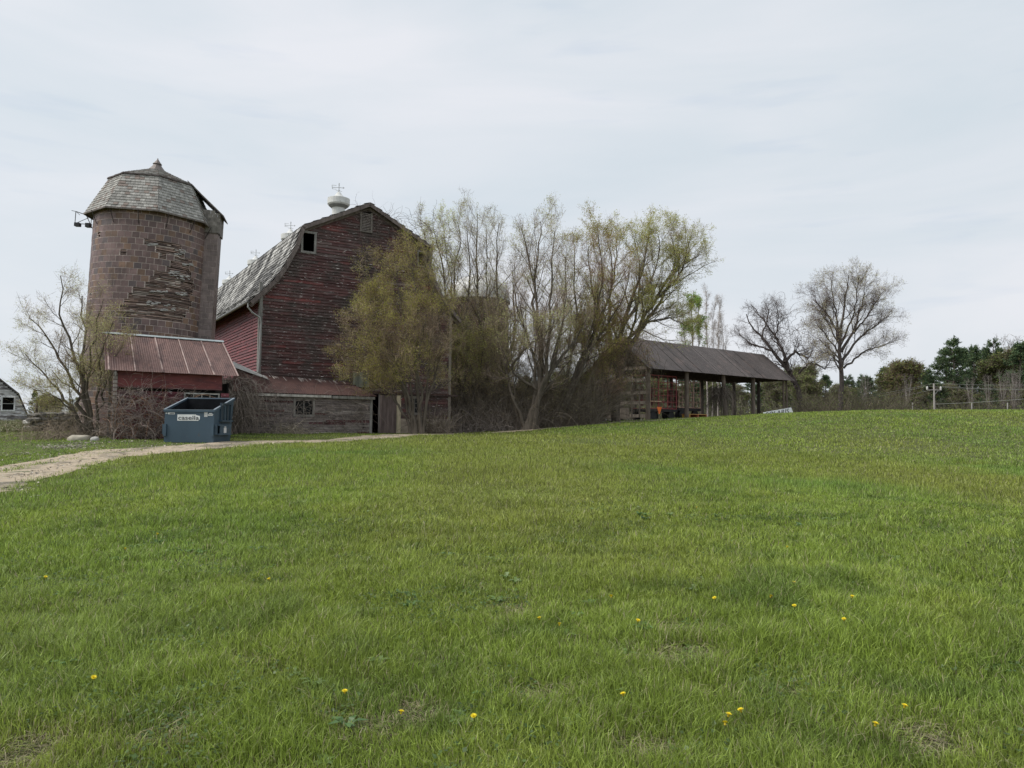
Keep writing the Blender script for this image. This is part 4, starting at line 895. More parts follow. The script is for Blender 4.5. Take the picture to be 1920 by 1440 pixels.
for (px, py, s, c, lab) in ((150, 826, (.40, .30, .17), A(.36, .33, .27), 'large pale flat boulder lying in the grass below the left thicket'), (178, 826, (.16, .14, .10), A(.40, .39, .37), 'small pale rock just right of the flat boulder')):
    p = ghit(px, py); b = Buf(); rock(b, (0+p[0], p[1], p[2]+.04), s, rr, c)
    b.build('boulder', M_stone, tagd=dict(label=lab, category='rock', at=p), smooth=True)
b = Buf(); p = at(165, 824, 27.6); g = float(gz(p[0], p[1]))
# gravel scatter
def gravel(name, blobs, lab):
    b = Buf()
    for (px, py, wx, wy, n) in blobs:
        for k in range(n):
            x = px+rr.normal()*wx; y = py+rr.normal()*wy; p = ghit(x, y); s = rr.uniform(.02, .055)
            V_ = A(p[0], p[1], p[2]+.012)+rr.uniform(-1, 1, (6, 3))*s*A(1, 1, .5); b.add(V_, [[0, 1, 2], [3, 4, 5], [0, 2, 4], [1, 3, 5], [0, 3, 5], [1, 2, 4]], A(.42, .38, .32)*rr.uniform(.5, 1.25))
    b.build(name, M_stone, tagd=dict(kind='stuff', label=lab, category='gravel'))
gravel('loose_gravel', [(20, 885, 50, 9, 420), (110, 862, 50, 6, 260), (230, 845, 50, 3, 160), (340, 836, 50, 1.5, 90), (45, 920, 14, 6, 260), (110, 838, 26, 2.5, 240), (80, 852, 40, 1.5, 120), (140, 836, 20, 2, 120), (160, 831, 20, 1.2, 90), (250, 828, 20, 1, 40)], 'patches of loose pale gravel along the track edge')

# ------------------------------------------------------------------ trees
def grow(P, R, n, trange, ln, ang, segs, wig, trop, rr_, r, taper=.35, lshape=.5, rmin=.0035):
    Np, S, _ = P.shape; n_tot = Np*n; par = np.repeat(np.arange(Np), n)
    t = (np.tile(np.arange(n), Np)+r.random(n_tot))/n*(trange[1]-trange[0])+trange[0]
    f = t*(S-1); i = np.minimum(f.astype(int), S-2); w_ = (f-i)[:, None]
    p = P[par, i]*(1-w_)+P[par, i+1]*w_; T = nrm(P[par, i+1]-P[par, i]); rp = R[par, i]*(1-w_[:, 0])+R[par, i+1]*w_[:, 0]
    az = (np.tile(np.arange(n), Np)*2.4+np.repeat(r.random(Np)*6.28, n)+r.normal(0, .4, n_tot))
    ref = np.where(np.abs(T[:, 2:]) < .9, A(0, 0, 1), A(1, 0, 0)); a = nrm(np.cross(T, ref)); b = np.cross(T, a)
    an = (ang+r.normal(0, .16, n_tot))[:, None]
    d = T*np.cos(an)+(a*np.cos(az)[:, None]+b*np.sin(az)[:, None])*np.sin(an)
    Lc = ln*(1-lshape*(t-trange[0])/(trange[1]-trange[0]+1e-6))*r.uniform(.55, 1.25, n_tot)
    C = [p]; st_ = (Lc/segs)[:, None]; dd = nrm(d)
    for k in range(segs):
        dd = nrm(dd+r.normal(0, wig, (n_tot, 3))+Z*trop); C.append(C[-1]+dd*st_)
    C = np.stack(C, 1); r0 = np.maximum(rp*rr_, rmin); Rr = r0[:, None]*np.linspace(1, taper, segs+1)[None]
    return C, np.maximum(Rr, rmin*.7)
def leaves(buf, P, per, size, cols, r, m=1, trange=(.3, 1), spread=.05, elong=2.0, prob=1.0, patch=0.0):
    Np, S, _ = P.shape
    par = np.repeat(np.arange(Np), per); par = par[r.random(len(par)) < prob]; n = len(par); f = (r.random(n)*(trange[1]-trange[0])+trange[0])*(S-1); i = np.minimum(f.astype(int), S-2); w_ = (f-i)[:, None]
    p = P[par, i]*(1-w_)+P[par, i+1]*w_+r.normal(0, spread, (n, 3))
    if patch:
        k_ = vnoise(p[:, 0]+p[:, 1]*.6, p[:, 2], patch, int(r.integers(1000)))*.7+vnoise(p[:, 0]-p[:, 1]*.4, p[:, 2], patch*.35, int(r.integers(1000)))*.3 > r.uniform(.30, .62, n); p = p[k_]; n = len(p)
    d = nrm(r.normal(0, 1, (n, 3))+Z*.5); e = nrm(np.cross(d, r.normal(0, 1, (n, 3))))
    s = (size*r.uniform(.6, 1.4, n))[:, None]; Vv = np.stack([p-e*s/elong*.5, p+d*s*.5+e*s*min(.1, 1.2/elong), p+d*s, p+e*s/elong*.5], 1).reshape(-1, 3)
    c = np.asarray(cols)[r.integers(0, len(cols), n)]*r.uniform(.75, 1.25, (n, 1)); buf.add(Vv, np.arange(4*n).reshape(-1, 4), c, m)
def limbs(specs, Zd, r, S=14, jit=.05):
    P, R = [], []
    for sp in specs:
        pts, r0, r1 = sp[0], sp[1], sp[2]; dz0 = sp[3] if len(sp) > 3 else r.uniform(-1.5, 1.5)
        n = len(pts); W_ = [at(px, py, Zd+dz0*(k/(n-1))**1.2 if k else Zd) for k, (px, py) in enumerate(pts)]
        c = catmull(W_, 12); s = np.r_[0, np.cumsum(np.linalg.norm(np.diff(c, axis=0), axis=1))]; q = np.linspace(0, s[-1], S)
        c = np.stack([np.interp(q, s, c[:, k]) for k in range(3)], -1); c[1:] += r.normal(0, jit, (S-1, 3))
        P.append(c); R.append(np.linspace(r0, r1, S)**1.0)
    return np.array(P), np.array(R)
BK = A(.115, .097, .078)
def hero(name, label, seed, Zd, specs, lv, leafspec, bark=BK, twigc=A(.27, .21, .16), cat='tree', group=None, base=None):
    r = np.random.default_rng(seed); P, R = limbs(specs, Zd, r); b0 = P[0, 0].copy()
    g = float(gz(b0[0], b0[1])); root = thing(name, (b0[0], b0[1], g), label, cat, group); twigc = twigc*1.2
    # carry stems that start at the base down into the ground
    for k in range(len(P)):
        if abs(P[k, 0, 2]-g) < 1.2: P[k, 0, 2] = min(P[k, 0, 2], float(gz(P[k, 0, 0], P[k, 0, 1])))-.15; R[k, 0] *= 1.3
    b = Buf(); b.tubes(P, R, 8, bark); b2 = Buf(); cur = (P, R); allp = []
    for k, (n, tr0, ln, ang, segs, wig, trop, rr_) in enumerate(lv):
        rr_ = (.46, .42, .5)[k]
        cur = grow(cur[0], cur[1], n, (tr0, .98), ln, ang, segs, wig, trop, rr_, r)
        (b if k == 0 else b2).tubes(cur[0], cur[1], 5 if k == 0 else 3, bark if k == 0 else twigc*r.uniform(.7, 1.2, (len(cur[0]), 1)))
        allp.append(cur[0])
    b.build('trunk', M_bark, root, smooth=True)
    leaves(b2, allp[-1], 2 if Zd > 60 else 1, .30, [twigc], r, m=0, elong=26 if Zd > 35 else 40, spread=.02, trange=(.1, 1))
    leaves(b2, allp[-2], 2, .40, [twigc], r, m=0, elong=26 if Zd > 35 else 40, spread=.02, trange=(.1, 1))
    for (lvl, per, size, cols, prob) in leafspec: leaves(b2, allp[lvl], int(per*4), size*1.2, cols, r, prob=prob, spread=.08, patch=1.3)
    b2.build('crown', [M_twig, M_leaf], root); return root
YG = [A(.43, .44, .09), A(.37, .39, .08), A(.47, .45, .12), A(.36, .29, .11)]
OL = [A(.36, .34, .09), A(.42, .40, .11), A(.36, .27, .12)]
CR = [A(.64, .60, .36), A(.55, .54, .28), A(.44, .37, .24)]
PG = [A(.54, .60, .20), A(.58, .62, .25), A(.46, .50, .16), A(.44, .38, .2)]
BRr = [A(.20, .13, .09), A(.17, .12, .09)]
LV_ = [(9, .25, 1.9, .55, 7, .10, .05, .55), (8, .15, 1.0, .6, 5, .14, .06, .6), (6, .1, .5, .6, 3, .16, .05, .7)]
hero('shrubby_tree', 'tall sprawling shrub-like tree with budding twigs against the left side of the silo', 101, 29.8, [
    ([(178, 818), (160, 740), (155, 680), (158, 620), (152, 555)], .10, .02), ([(172, 815), (150, 700), (130, 640), (110, 575), (122, 520)], .09, .015, -.8), ([(168, 815), (140, 720), (105, 660), (75, 615), (55, 590)], .09, .015, -.5),
    ([(160, 812), (120, 745), (80, 700), (52, 665)], .07, .015, .4), ([(178, 815), (185, 720), (190, 660), (212, 600)], .06, .012, -1.2), ([(172, 815), (165, 700), (180, 620), (196, 560)], .07, .012, -1.4), ([(165, 815), (130, 760), (95, 740), (60, 730)], .05, .012), ([(182, 815), (190, 750), (205, 690), (235, 640)], .05, .01, -1.6)],
    [(10, .25, 1.4, .6, 7, .12, .05, .5), (7, .15, .75, .6, 5, .15, .06, .6), (5, .1, .35, .6, 3, .18, .05, .7)], [(2, 3, .040, PG+CR, .9), (1, 5, .042, YG, .9)], group=None)
hero('budding_tree', 'bushy tree covered in yellow-green buds growing against the barn gable', 102, 39.0, [
    ([(775, 808), (768, 760), (745, 700), (700, 640), (665, 590)], .06, .012), ([(775, 808), (772, 740), (765, 650), (750, 560), (738, 475)], .07, .012), ([(792, 808), (800, 740), (810, 650), (812, 560), (796, 490)], .06, .012), ([(775, 808), (760, 720), (725, 640), (705, 560), (702, 500)], .06, .012),
    ([(790, 805), (780, 700), (785, 600), (775, 510), (762, 465)], .10, .02), ([(772, 806), (740, 745), (700, 715), (668, 690)], .08, .015), ([(787, 806), (810, 725), (825, 650), (822, 570)], .09, .02), ([(780, 806), (760, 740), (735, 690), (720, 620), (690, 560)], .08, .015), ([(780, 806), (790, 740), (785, 670), (800, 600)], .08, .015), ([(770, 806), (745, 700), (690, 660), (645, 650)], .08, .012)],
    [(14, .30, 2.2, .7, 7, .12, .05, .45), (9, .12, 1.2, .6, 5, .15, .07, .6), (6, .1, .55, .65, 3, .18, .05, .7)], [(2, 3, .055, YG, .7), (1, 5, .055, OL+YG, .7)], twigc=A(.26, .20, .14))
hero('slender_tree', 'slender upright budding tree rising just past the right roof edge of the barn', 103, 49.5, [
    ([(882, 793), (850, 700), (838, 600), (830, 500), (812, 425)], .15, .02), ([(884, 793), (862, 650), (852, 530), (862, 440), (856, 410)], .13, .02), ([(880, 793), (845, 640), (815, 530), (793, 430)], .12, .02), ([(884, 793), (860, 700), (850, 600), (845, 520), (832, 440)], .1, .02)],
    [(13, .30, 3.0, .55, 7, .09, .08, .5), (9, .12, 1.4, .5, 5, .12, .12, .6), (6, .1, .6, .5, 3, .15, .08, .7)], [(2, 2, .08, PG, .8), (1, 2, .08, YG, .6)])
hero('bare_tree', 'tallest grey-twigged tree standing in front of the white silo dome', 104, 48.0, [
    ([(905, 797), (900, 700), (897, 600), (895, 500), (893, 402)], .17, .02), ([(905, 797), (915, 700), (935, 600), (930, 510), (935, 420)], .15, .02), ([(900, 797), (880, 690), (875, 600), (882, 500), (873, 425)], .13, .02), ([(905, 790), (925, 760), (945, 735), (950, 690), (965, 600), (958, 500)], .16, .02), ([(903, 795), (905, 650), (912, 540), (912, 430)], .1, .02), ([(897, 795), (860, 765), (835, 735), (820, 700)], .12, .03)],
    [(14, .30, 3.0, .62, 7, .10, .07, .5), (9, .12, 1.4, .55, 5, .12, .10, .6), (6, .1, .6, .55, 3, .16, .07, .7)], [(2, 2, .065, CR+PG, .55)], twigc=A(.28, .235, .19))
hero('multistem_tree', 'leaning multi-stemmed tree with grey limbs and pale buds right of the white dome', 105, 45.5, [
    ([(984, 806), (1017, 726), (1042, 682), (1067, 651), (1098, 610)], .22, .03), ([(990, 800), (1010, 730), (1015, 640), (1005, 560), (988, 480), (975, 425)], .16, .02), ([(1000, 780), (1020, 715), (1030, 660), (1030, 600), (1036, 520), (1040, 435)], .14, .02), ([(988, 800), (1004, 740), (1000, 660), (970, 580), (965, 500)], .13, .02),
    ([(1024, 700), (1011, 651), (1005, 620), (1000, 560), (1010, 470), (1015, 415)], .12, .02), ([(1035, 690), (1050, 620), (1060, 550), (1060, 480)], .1, .02), ([(986, 804), (960, 740), (950, 670), (960, 600)], .12, .02), ([(1010, 735), (960, 690), (1000, 640), (1050, 600)], .1, .02)],
    [(14, .25, 3.0, .62, 7, .10, .06, .5), (9, .12, 1.4, .55, 5, .12, .10, .6), (6, .1, .6, .6, 3, .16, .07, .7)], [(2, 2, .075, PG+CR, .75)], twigc=A(.28, .22, .18))
hero('maple_tree', 'olive-yellow budding tree with thin leaning trunks in the middle of the tree row', 106, 47.0, [
    ([(1040, 797), (1075, 715), (1100, 650), (1130, 590), (1150, 510), (1138, 450)], .17, .02), ([(1040, 797), (1085, 700), (1115, 610), (1108, 530), (1100, 460)], .15, .02), ([(1045, 797), (1090, 690), (1130, 620), (1170, 560), (1180, 500)], .12, .02), ([(1038, 797), (1070, 680), (1080, 590), (1075, 510), (1080, 460)], .12, .02), ([(1100, 650), (1125, 560), (1128, 490), (1120, 440)], .08, .02)],
    [(14, .30, 3.0, .62, 7, .10, .06, .5), (9, .12, 1.4, .55, 5, .12, .10, .6), (6, .1, .6, .6, 3, .16, .07, .7)], [(2, 3, .08, YG+OL, .9), (1, 3, .08, BRr+YG, .6)], twigc=A(.29, .19, .14))
hero('spreading_tree', 'broad budding tree with a vine-covered trunk reaching over the left end of the pole barn', 107, 50.0, [
    ([(1155, 792), (1158, 700), (1165, 620), (1185, 560), (1210, 490), (1216, 440)], .26, .03), ([(1158, 710), (1190, 630), (1230, 560), (1272, 500), (1308, 480)], .2, .03), ([(1160, 690), (1200, 620), (1240, 560), (1265, 500), (1260, 445)], .16, .02), ([(1155, 700), (1142, 600), (1150, 520), (1158, 440)], .15, .02), ([(1165, 650), (1210, 610), (1250, 595), (1285, 610)], .12, .02),
    ([(1155, 792), (1165, 690), (1190, 600), (1200, 520), (1188, 440)], .14, .02), ([(1230, 560), (1262, 530), (1290, 480), (1290, 450)], .1, .02), ([(1150, 792), (1135, 700), (1120, 640), (1115, 580)], .12, .02), ([(1165, 620), (1215, 540), (1235, 480), (1232, 435)], .1, .02)],
    [(14, .25, 3.0, .62, 7, .11, .05, .5), (9, .12, 1.5, .6, 5, .13, .09, .6), (6, .1, .65, .6, 3, .16, .06, .7)], [(2, 3, .085, PG+YG, .85), (1, 3, .08, OL, .7)], twigc=A(.27, .22, .16))
TW = [(13, .15, 2.4, .6, 7, .12, .06, .5), (9, .12, 1.3, .6, 5, .14, .07, .6), (6, .1, .6, .6, 3, .16, .06, .7)]
hero('thicket_tree', 'low many-stemmed olive thicket right beside the barn corner, in front of the dark silo', 121, 47.2, [([(862, 800), (850, 720), (845, 650), (835, 600)], .06, .012), ([(866, 800), (870, 710), (880, 640), (888, 580)], .06, .012), ([(872, 800), (890, 730), (905, 660), (915, 600)], .06, .012), ([(858, 800), (835, 740), (825, 690), (815, 650)], .05, .012), ([(876, 800), (905, 750), (930, 700), (940, 650)], .05, .012)],
    TW, [(2, 3, .065, PG+YG, .9), (1, 3, .065, OL+YG, .8)], twigc=A(.24, .19, .14))
hero('thicket_tree', 'twiggy brown thicket filling the gap between the grey multi-stemmed tree and the olive one', 122, 49.0, [([(1062, 797), (1058, 720), (1050, 650), (1045, 590)], .06, .012), ([(1066, 797), (1080, 720), (1092, 650), (1085, 590)], .06, .012), ([(1058, 797), (1035, 735), (1020, 680), (1020, 630)], .05, .012), ([(1070, 797), (1100, 740), (1115, 690), (1130, 640)], .05, .012), ([(1064, 797), (1066, 700), (1070, 620), (1066, 540)], .06, .012)],
    TW, [(2, 3, .065, PG+YG, .9), (1, 3, .065, OL+PG, .8)], twigc=A(.25, .19, .15))
hero('thicket_tree', 'slim reddish-twigged thicket just left of the pole barn slats', 123, 48.5, [([(1112, 795), (1110, 715), (1118, 640), (1122, 570)], .06, .012), ([(1116, 795), (1135, 720), (1155, 650), (1170, 600)], .06, .012), ([(1108, 795), (1090, 720), (1092, 650), (1100, 600)], .05, .012), ([(1116, 795), (1150, 730), (1185, 680), (1205, 640)], .05, .012)],
    TW, [(2, 2, .065, YG+BRr, .7), (1, 2, .065, OL, .7)], twigc=A(.27, .18, .14))
hero('thicket_tree', 'bare lower thicket between the domed silo and the leaning trunk', 124, 46.8, [([(948, 802), (945, 730), (938, 660), (930, 590)], .06, .012), ([(952, 802), (962, 730), (975, 660), (985, 600)], .06, .012), ([(945, 802), (925, 740), (910, 690), (900, 640)], .05, .012), ([(956, 802), (980, 750), (1000, 700), (1015, 650)], .05, .012)],
    TW, [(2, 2, .065, CR+OL, .6), (1, 2, .065, OL, .6)], twigc=A(.24, .20, .16))
BG = [A(.26, .42, .07), A(.30, .46, .09), A(.2, .34, .06)]
hero('young_poplar', 'young tree in fresh bright green leaf rising behind the pole barn roof', 108, 66.0, [([(1302, 770), (1299, 640), (1297, 560)], .10, .02), ([(1300, 770), (1308, 650), (1312, 570)], .07, .02), ([(1300, 770), (1285, 650), (1280, 590)], .07, .02)],
    [(12, .4, 1.5, .5, 5, .1, .1, .5), (8, .15, .7, .5, 4, .1, .1, .6), (5, .1, .35, .5, 2, .1, .1, .7)], [(2, 3, .14, BG, .9)])
PALE = A(.42, .38, .35)
hero('birch_tree', 'pale leafless birch clump behind the middle of the pole barn roof', 109, 78.0, [([(1326, 770), (1325, 640), (1324, 545)], .10, .015), ([(1346, 770), (1347, 650), (1349, 560)], .09, .015), ([(1360, 770), (1358, 660), (1352, 600)], .07, .015), ([(1335, 770), (1336, 650), (1338, 575)], .06, .012)],
    [(16, .35, 1.8, .35, 6, .06, .12, .4), (8, .15, .8, .4, 4, .1, .1, .6), (4, .1, .45, .5, 2, .1, .1, .7)], [], bark=PALE, twigc=PALE*.9)
DKB = A(.075, .062, .058)
hero('vine_hung_tree', 'dark leafless crooked tree leaning left over the right end of the pole barn', 110, 66.0, [
    ([(1503, 778), (1498, 735), (1479, 696), (1467, 680), (1447, 657), (1428, 631), (1408, 608), (1400, 590)], .28, .04), ([(1479, 696), (1469, 660), (1454, 634), (1431, 598), (1408, 572)], .16, .03), ([(1470, 680), (1492, 660), (1515, 672), (1524, 658)], .14, .03, .5), ([(1447, 657), (1410, 645), (1385, 625)], .1, .02), ([(1454, 634), (1460, 600), (1455, 575)], .08, .02), ([(1498, 700), (1520, 680), (1545, 690), (1560, 670)], .1, .02), ([(1428, 631), (1440, 590), (1438, 565)], .08, .02)],
    [(12, .25, 1.7, .6, 7, .13, .06, .5), (7, .15, .9, .6, 5, .15, .02, .6), (4, .1, .5, .6, 3, .16, .0, .7)], [], bark=DKB, twigc=A(.14, .115, .11))
hero('round_crowned_tree', 'lone round-crowned tree with pale buds standing right of the pole barn', 111, 64.0, [
    ([(1577, 782), (1577, 720), (1575, 654), (1579, 601), (1585, 550), (1592, 515)], .26, .03), ([(1577, 660), (1598, 627), (1615, 575), (1624, 530)], .14, .02), ([(1575, 645), (1559, 601), (1535, 570), (1520, 550)], .13, .02), ([(1580, 675), (1611, 634), (1640, 612), (1668, 592)], .13, .02), ([(1582, 690), (1620, 660), (1650, 650), (1676, 640)], .1, .02), ([(1574, 670), (1550, 630), (1530, 610)], .09, .02),
    ([(1576, 640), (1568, 590), (1560, 545), (1558, 520)], .1, .02), ([(1600, 625), (1635, 580), (1652, 550)], .09, .02), ([(1575, 650), (1548, 600), (1530, 580)], .08, .02, 2.0), ([(1578, 640), (1600, 590), (1608, 540), (1612, 515)], .09, .02, -1.8), ([(1578, 690), (1560, 665), (1538, 660)], .08, .02)],
    [(11, .25, 2.2, .6, 7, .10, .05, .5), (9, .12, 1.35, .6, 5, .13, .04, .6), (6, .1, .7, .6, 3, .16, .02, .7)], [(2, 2, .085, CR, .45)], bark=A(.10, .085, .08), twigc=A(.16, .125, .12))

# generic woodland meshes, made once and copied
def make_deciduous(name, seed, h, twig, leafcols, prob, bark):
    r = np.random.default_rng(seed); root = thing(name, (0, 0, 0), '', 'tree'); n = 5
    P = []; R = []
    for k in range(n):
        a = k*1.3+seed; top = A(math.cos(a)*h*.16*r.uniform(.3, 1), math.sin(a)*h*.16*r.uniform(.3, 1), h*r.uniform(.75, .95)); s = np.linspace(0, 1, 10)[:, None]
        P.append(top*A(1, 1, 0)*s**1.6+Z*top[2]*s+r.normal(0, .05, (10, 3))*s); R.append(np.linspace(.15, .02, 10))
    P, R = np.array(P), np.array(R); P[:, 0, 2] = -.4; b = Buf(); b.tubes(P, R, 6, bark); b2 = Buf(); cur = (P, R); al = []
    for (m, t0, ln, ang, segs, wig, trop, q) in [(9, .15, h*.2, .65, 5, .1, .05, .5), (7 if prob else 4, .12, h*.11, .6, 4, .13, .05, .6), (5 if prob else 3, .1, h*.06, .6, 2, .16, .05, .7)]:
        cur = grow(cur[0], cur[1], m, (t0, .98), ln, ang, segs, wig, trop, q, r, rmin=.012); b2.tubes(cur[0], cur[1], 3, twig*r.uniform(.7, 1.2, (len(cur[0]), 1))); al.append(cur[0])
    leaves(b2, al[2], 6 if prob else 1, .7, [twig], r, m=0, elong=20, trange=(.1, 1))
    if prob: leaves(b2, al[2], 6, .24, leafcols, r, prob=prob, spread=.25, elong=1.6)
    b.build('trunk', M_bark, root); b2.build('crown', [M_twig, M_leaf], root); return root
PN = [A(.07, .115, .055), A(.085, .14, .06), A(.055, .09, .05), A(.115, .155, .06)]
def make_pine(name, seed, h):
    r = np.random.default_rng(seed); root = thing(name, (0, 0, 0), '', 'tree'); b = Buf()
    s = np.linspace(0, 1, 10)[:, None]; P = (Z*h*s+r.normal(0, .06, (10, 3))*s)[None]; P[:, 0, 2] = -.4; R = np.linspace(.25, .03, 10)[None]; b.tubes(P, R, 7, A(.12, .095, .08)); b2 = Buf()
    n = 70; t = np.sort(r.uniform(.16, .99, n)); az = np.arange(n)*2.4+r.normal(0, .5, n); ln = h*.26*np.minimum(1, (1.04-t)*1.7)*r.uniform(.55, 1.2, n)
    d = np.stack([np.cos(az), np.sin(az), r.uniform(-.05, .35, n)], -1); p = np.stack([np.zeros(n), np.zeros(n), t*h], -1); C = [p]; dd = nrm(d)
    for k in range(6): dd = nrm(dd+r.normal(0, .07, (n, 3))+Z*.07); C.append(C[-1]+dd*(ln/6)[:, None])
    C = np.stack(C, 1); b2.tubes(C, np.linspace(.05, .012, 7)[None]*np.ones((n, 1)), 4, A(.1, .08, .07))
    C2, R2 = grow(C, np.full(C.shape[:2], .02), 9, (.25, 1), h*.075, .75, 3, .1, .08, .6, r, rmin=.01); b2.tubes(C2, R2, 3, A(.09, .08, .06))
    leaves(b2, C2, 16, .36, PN, r, trange=(.1, 1), spread=.07, elong=3.0)
    b.build('trunk', M_bark, root); b2.build('crown', [M_twig, M_needle], root); return root
DW = [A(.22, .27, .08), A(.24, .25, .09), A(.16, .22, .07)]
protos = {
    'brown': make_deciduous('woodland_tree', 1, 9.5, A(.17, .14, .115), DW, .8, A(.11, .095, .08)),
    'olive': make_deciduous('woodland_tree', 2, 8.5, A(.14, .12, .08), DW, 1.0, A(.11, .10, .08)),
    'rust': make_deciduous('woodland_tree', 3, 8.0, A(.17, .13, .095), [A(.25, .22, .08), A(.21, .26, .08), A(.2, .24, .07)], .9, A(.12, .1, .08)),
    'bare': make_deciduous('bare_woodland_tree', 4, 11.0, A(.19, .165, .15), DW, 0, A(.30, .27, .245)),
    'pine': make_pine('pine_tree', 5, 13), 'pineb': make_pine('pine_tree', 6, 11), 'pinec': make_pine('pine_tree', 9, 12)}
LB = {'brown': 'brown-twigged tree in the woods beyond the field', 'olive': 'olive green budding tree in the woods beyond the field', 'rust': 'reddish-brown budding tree in the woods beyond the field',
      'bare': 'pale-trunked bare tree in the woods beyond the field', 'pine': 'dark green pine standing in the tree line'}
used = set()
def place(kind, px, pytop, Y, label=None, group='trees of the woodland beyond the field', sxy=1.0):
    pr = protos[kind]; ch = list(pr.children); hp = {'brown': 9.3, 'olive': 8.4, 'rust': 7.9, 'bare': 10.9, 'pine': 13, 'pineb': 11, 'pinec': 12}[kind]
    tp = at(px, pytop, Y); g = float(gz(tp[0], tp[1])); s = max((tp[2]-g)/hp, .25)
    if kind not in used: o = pr; used.add(kind)
    else:
        o = pr.copy(); col.objects.link(o)
        for c in ch: d = c.copy(); col.objects.link(d); d.parent = o
    o.location = (tp[0], tp[1], g); o.scale = (s*sxy, s*sxy, s); o.rotation_euler[2] = random.uniform(0, 6.28)
    o['label'] = label or LB['pine' if kind.startswith('pine') else kind]; o['group'] = group; o['category'] = 'tree'
# named ones
place('pine', 1787, 637, 140, 'widest dark pine, its top left of all the tall pines at the right', sxy=1.15, group='tall pines at the right')
place('pineb', 1826, 652, 146, 'narrow dark pine between the two widest pines', group='tall pines at the right', sxy=.8)
place('pinec', 1862, 636, 142, 'tall dark pine just left of the bare twiggy crown at far right', group='tall pines at the right', sxy=1.0)
place('pineb', 1913, 646, 132, 'olive dark pine at the right edge of the picture', group='tall pines at the right', sxy=1.2)
place('bare', 1888, 632, 150, 'bare grey tree poking up between the two pines at far right', group='tall pines at the right')
place('pinec', 1740, 690, 130, 'small dark pine just left of the widest pine', group='tall pines at the right', sxy=1.1)
place('rust', 1695, 676, 122, 'rusty olive tree with a rounded top right of the round-crowned tree', sxy=1.35, group='rounded trees beside the utility pole')
place('olive', 1668, 690, 128, 'dark olive tree low behind the right side of the round-crowned tree', sxy=1.3, group='rounded trees beside the utility pole')
place('pineb', 66, 733, 92, 'small pointed fir beside the white house', sxy=1.0, group='trees beside the white house')
place('olive', 105, 752, 70, 'olive hedge-like tree nearest the fir, left of the silo thicket', sxy=1.6, group='trees beside the white house')
place('olive', 150, 748, 72, 'olive hedge-like tree half behind the silo thicket', sxy=1.6, group='trees beside the white house')
place('rust', 200, 745, 74, 'olive-brown tree behind the thicket beside the silo', sxy=1.6, group='trees beside the white house')
place('olive', 88, 770, 58, 'low olive bush in front of the fir beside the white house', sxy=2.2, group='trees beside the white house')
rw = random.Random(3)
for k in range(30):
    x = 900+k*36+rw.uniform(-10, 10)
    if x > 2000: break
    kd = rw.choice(['pine', 'olive', 'brown', 'pinec', 'olive', 'pineb']) if x < 1750 else rw.choice(['pinec', 'pine', 'pineb', 'pine', 'olive'])
    top = 705+rw.uniform(-8, 14) if x < 1150 else (690+rw.uniform(-8, 16) if x < 1750 else 656+rw.uniform(-8, 18))
    place(kd, x, top, rw.uniform(138, 158), sxy=1.35)
for k in range(42):
    x = 900+k*26+rw.uniform(-9, 9); kd = rw.choice(['brown', 'olive', 'pinec', 'olive', 'pineb', 'olive'] if x > 1500 else ['brown', 'brown', 'olive', 'rust', 'pineb'])
    place(kd, x, rw.uniform(712, 738) if x < 1500 else rw.uniform(705, 742), rw.uniform(122, 136), sxy=1.5)
for x in (1620, 1700, 1820, 1852, 1879, 1899, 1907): place('bare', x, rw.uniform(690, 712), rw.uniform(118, 121), label='thin pale trunk at the front edge of the right-hand woods', sxy=.7, group='thin pale trunks at the wood edge')
for kd, pr in protos.items():
    if kd not in used: print('unused', kd)

# ------------------------------------------------------------------ vines, thicket, brush
VC = A(.22, .185, .155)
def tangle(name, label, cat, n, start, dirf, ln, seed, rad=.008, c=VC, curl=.22, grav=-.03, segs=10, lf=None, kind=None, group=None, colr=None, parent=None, mat_=None):
    r = np.random.default_rng(seed); p = start(r, n); d = nrm(dirf(r, n)); L_ = ln*r.uniform(.4, 1.3, n); C = [p]; tw = r.normal(0, curl, (n, 3))
    for k in range(segs):
        tw = tw*.7+r.normal(0, curl, (n, 3))*.6; d = nrm(d+tw+Z*grav*(1+k*.25)); C.append(C[-1]+d*(L_/segs)[:, None])
    C = np.stack(C, 1); C[:, :, 2] = np.maximum(C[:, :, 2], gz(C[:, :, 0], C[:, :, 1])-.02)
    R = (rad*r.uniform(.5, 1.5, n))[:, None]*np.linspace(1, .4, segs+1)[None]; b = Buf(); cc = c*r.uniform(.55, 1.35, (n, 1))
    if colr is not None: mk = r.random(n) < .15; cc[mk] = colr
    b.tubes(C, R, 3, cc)
    if lf: leaves(b, C, lf[0], lf[1], lf[2], r, prob=lf[3])
    g = C[:, 0].mean(0)
    td = dict(label=label, category=cat, at=(g[0], g[1], float(gz(g[0], g[1]))))
    if kind: td['kind'] = kind
    if group: td['group'] = group
    return b.build(name, [mat_ or M_twig, M_leaf], tagd=td)
def plane_start(fn, u0, u1, z0, z1, v=-.1, vs=.15):
    return lambda r, n: np.stack([fn(a, b, c) for a, b, c in zip(r.uniform(u0, u1, n), v-np.abs(r.normal(0, vs, n)), z0+(z1-z0)*r.random(n)**1.5)])
tangle('bare_vines', 'mass of bare leafless vines over the lower wall of the red shed', 'vine', 600, plane_start(S, -.1, 2.6, SG, SG+1.5), lambda r, n: U*r.normal(0, .6, (n, 1))-V*r.uniform(0, .25, (n, 1))+Z*r.uniform(.5, 1.2, (n, 1)), 1.6, 201, rad=.007, c=A(.31, .255, .225), grav=-.07, colr=A(.28, .15, .08))
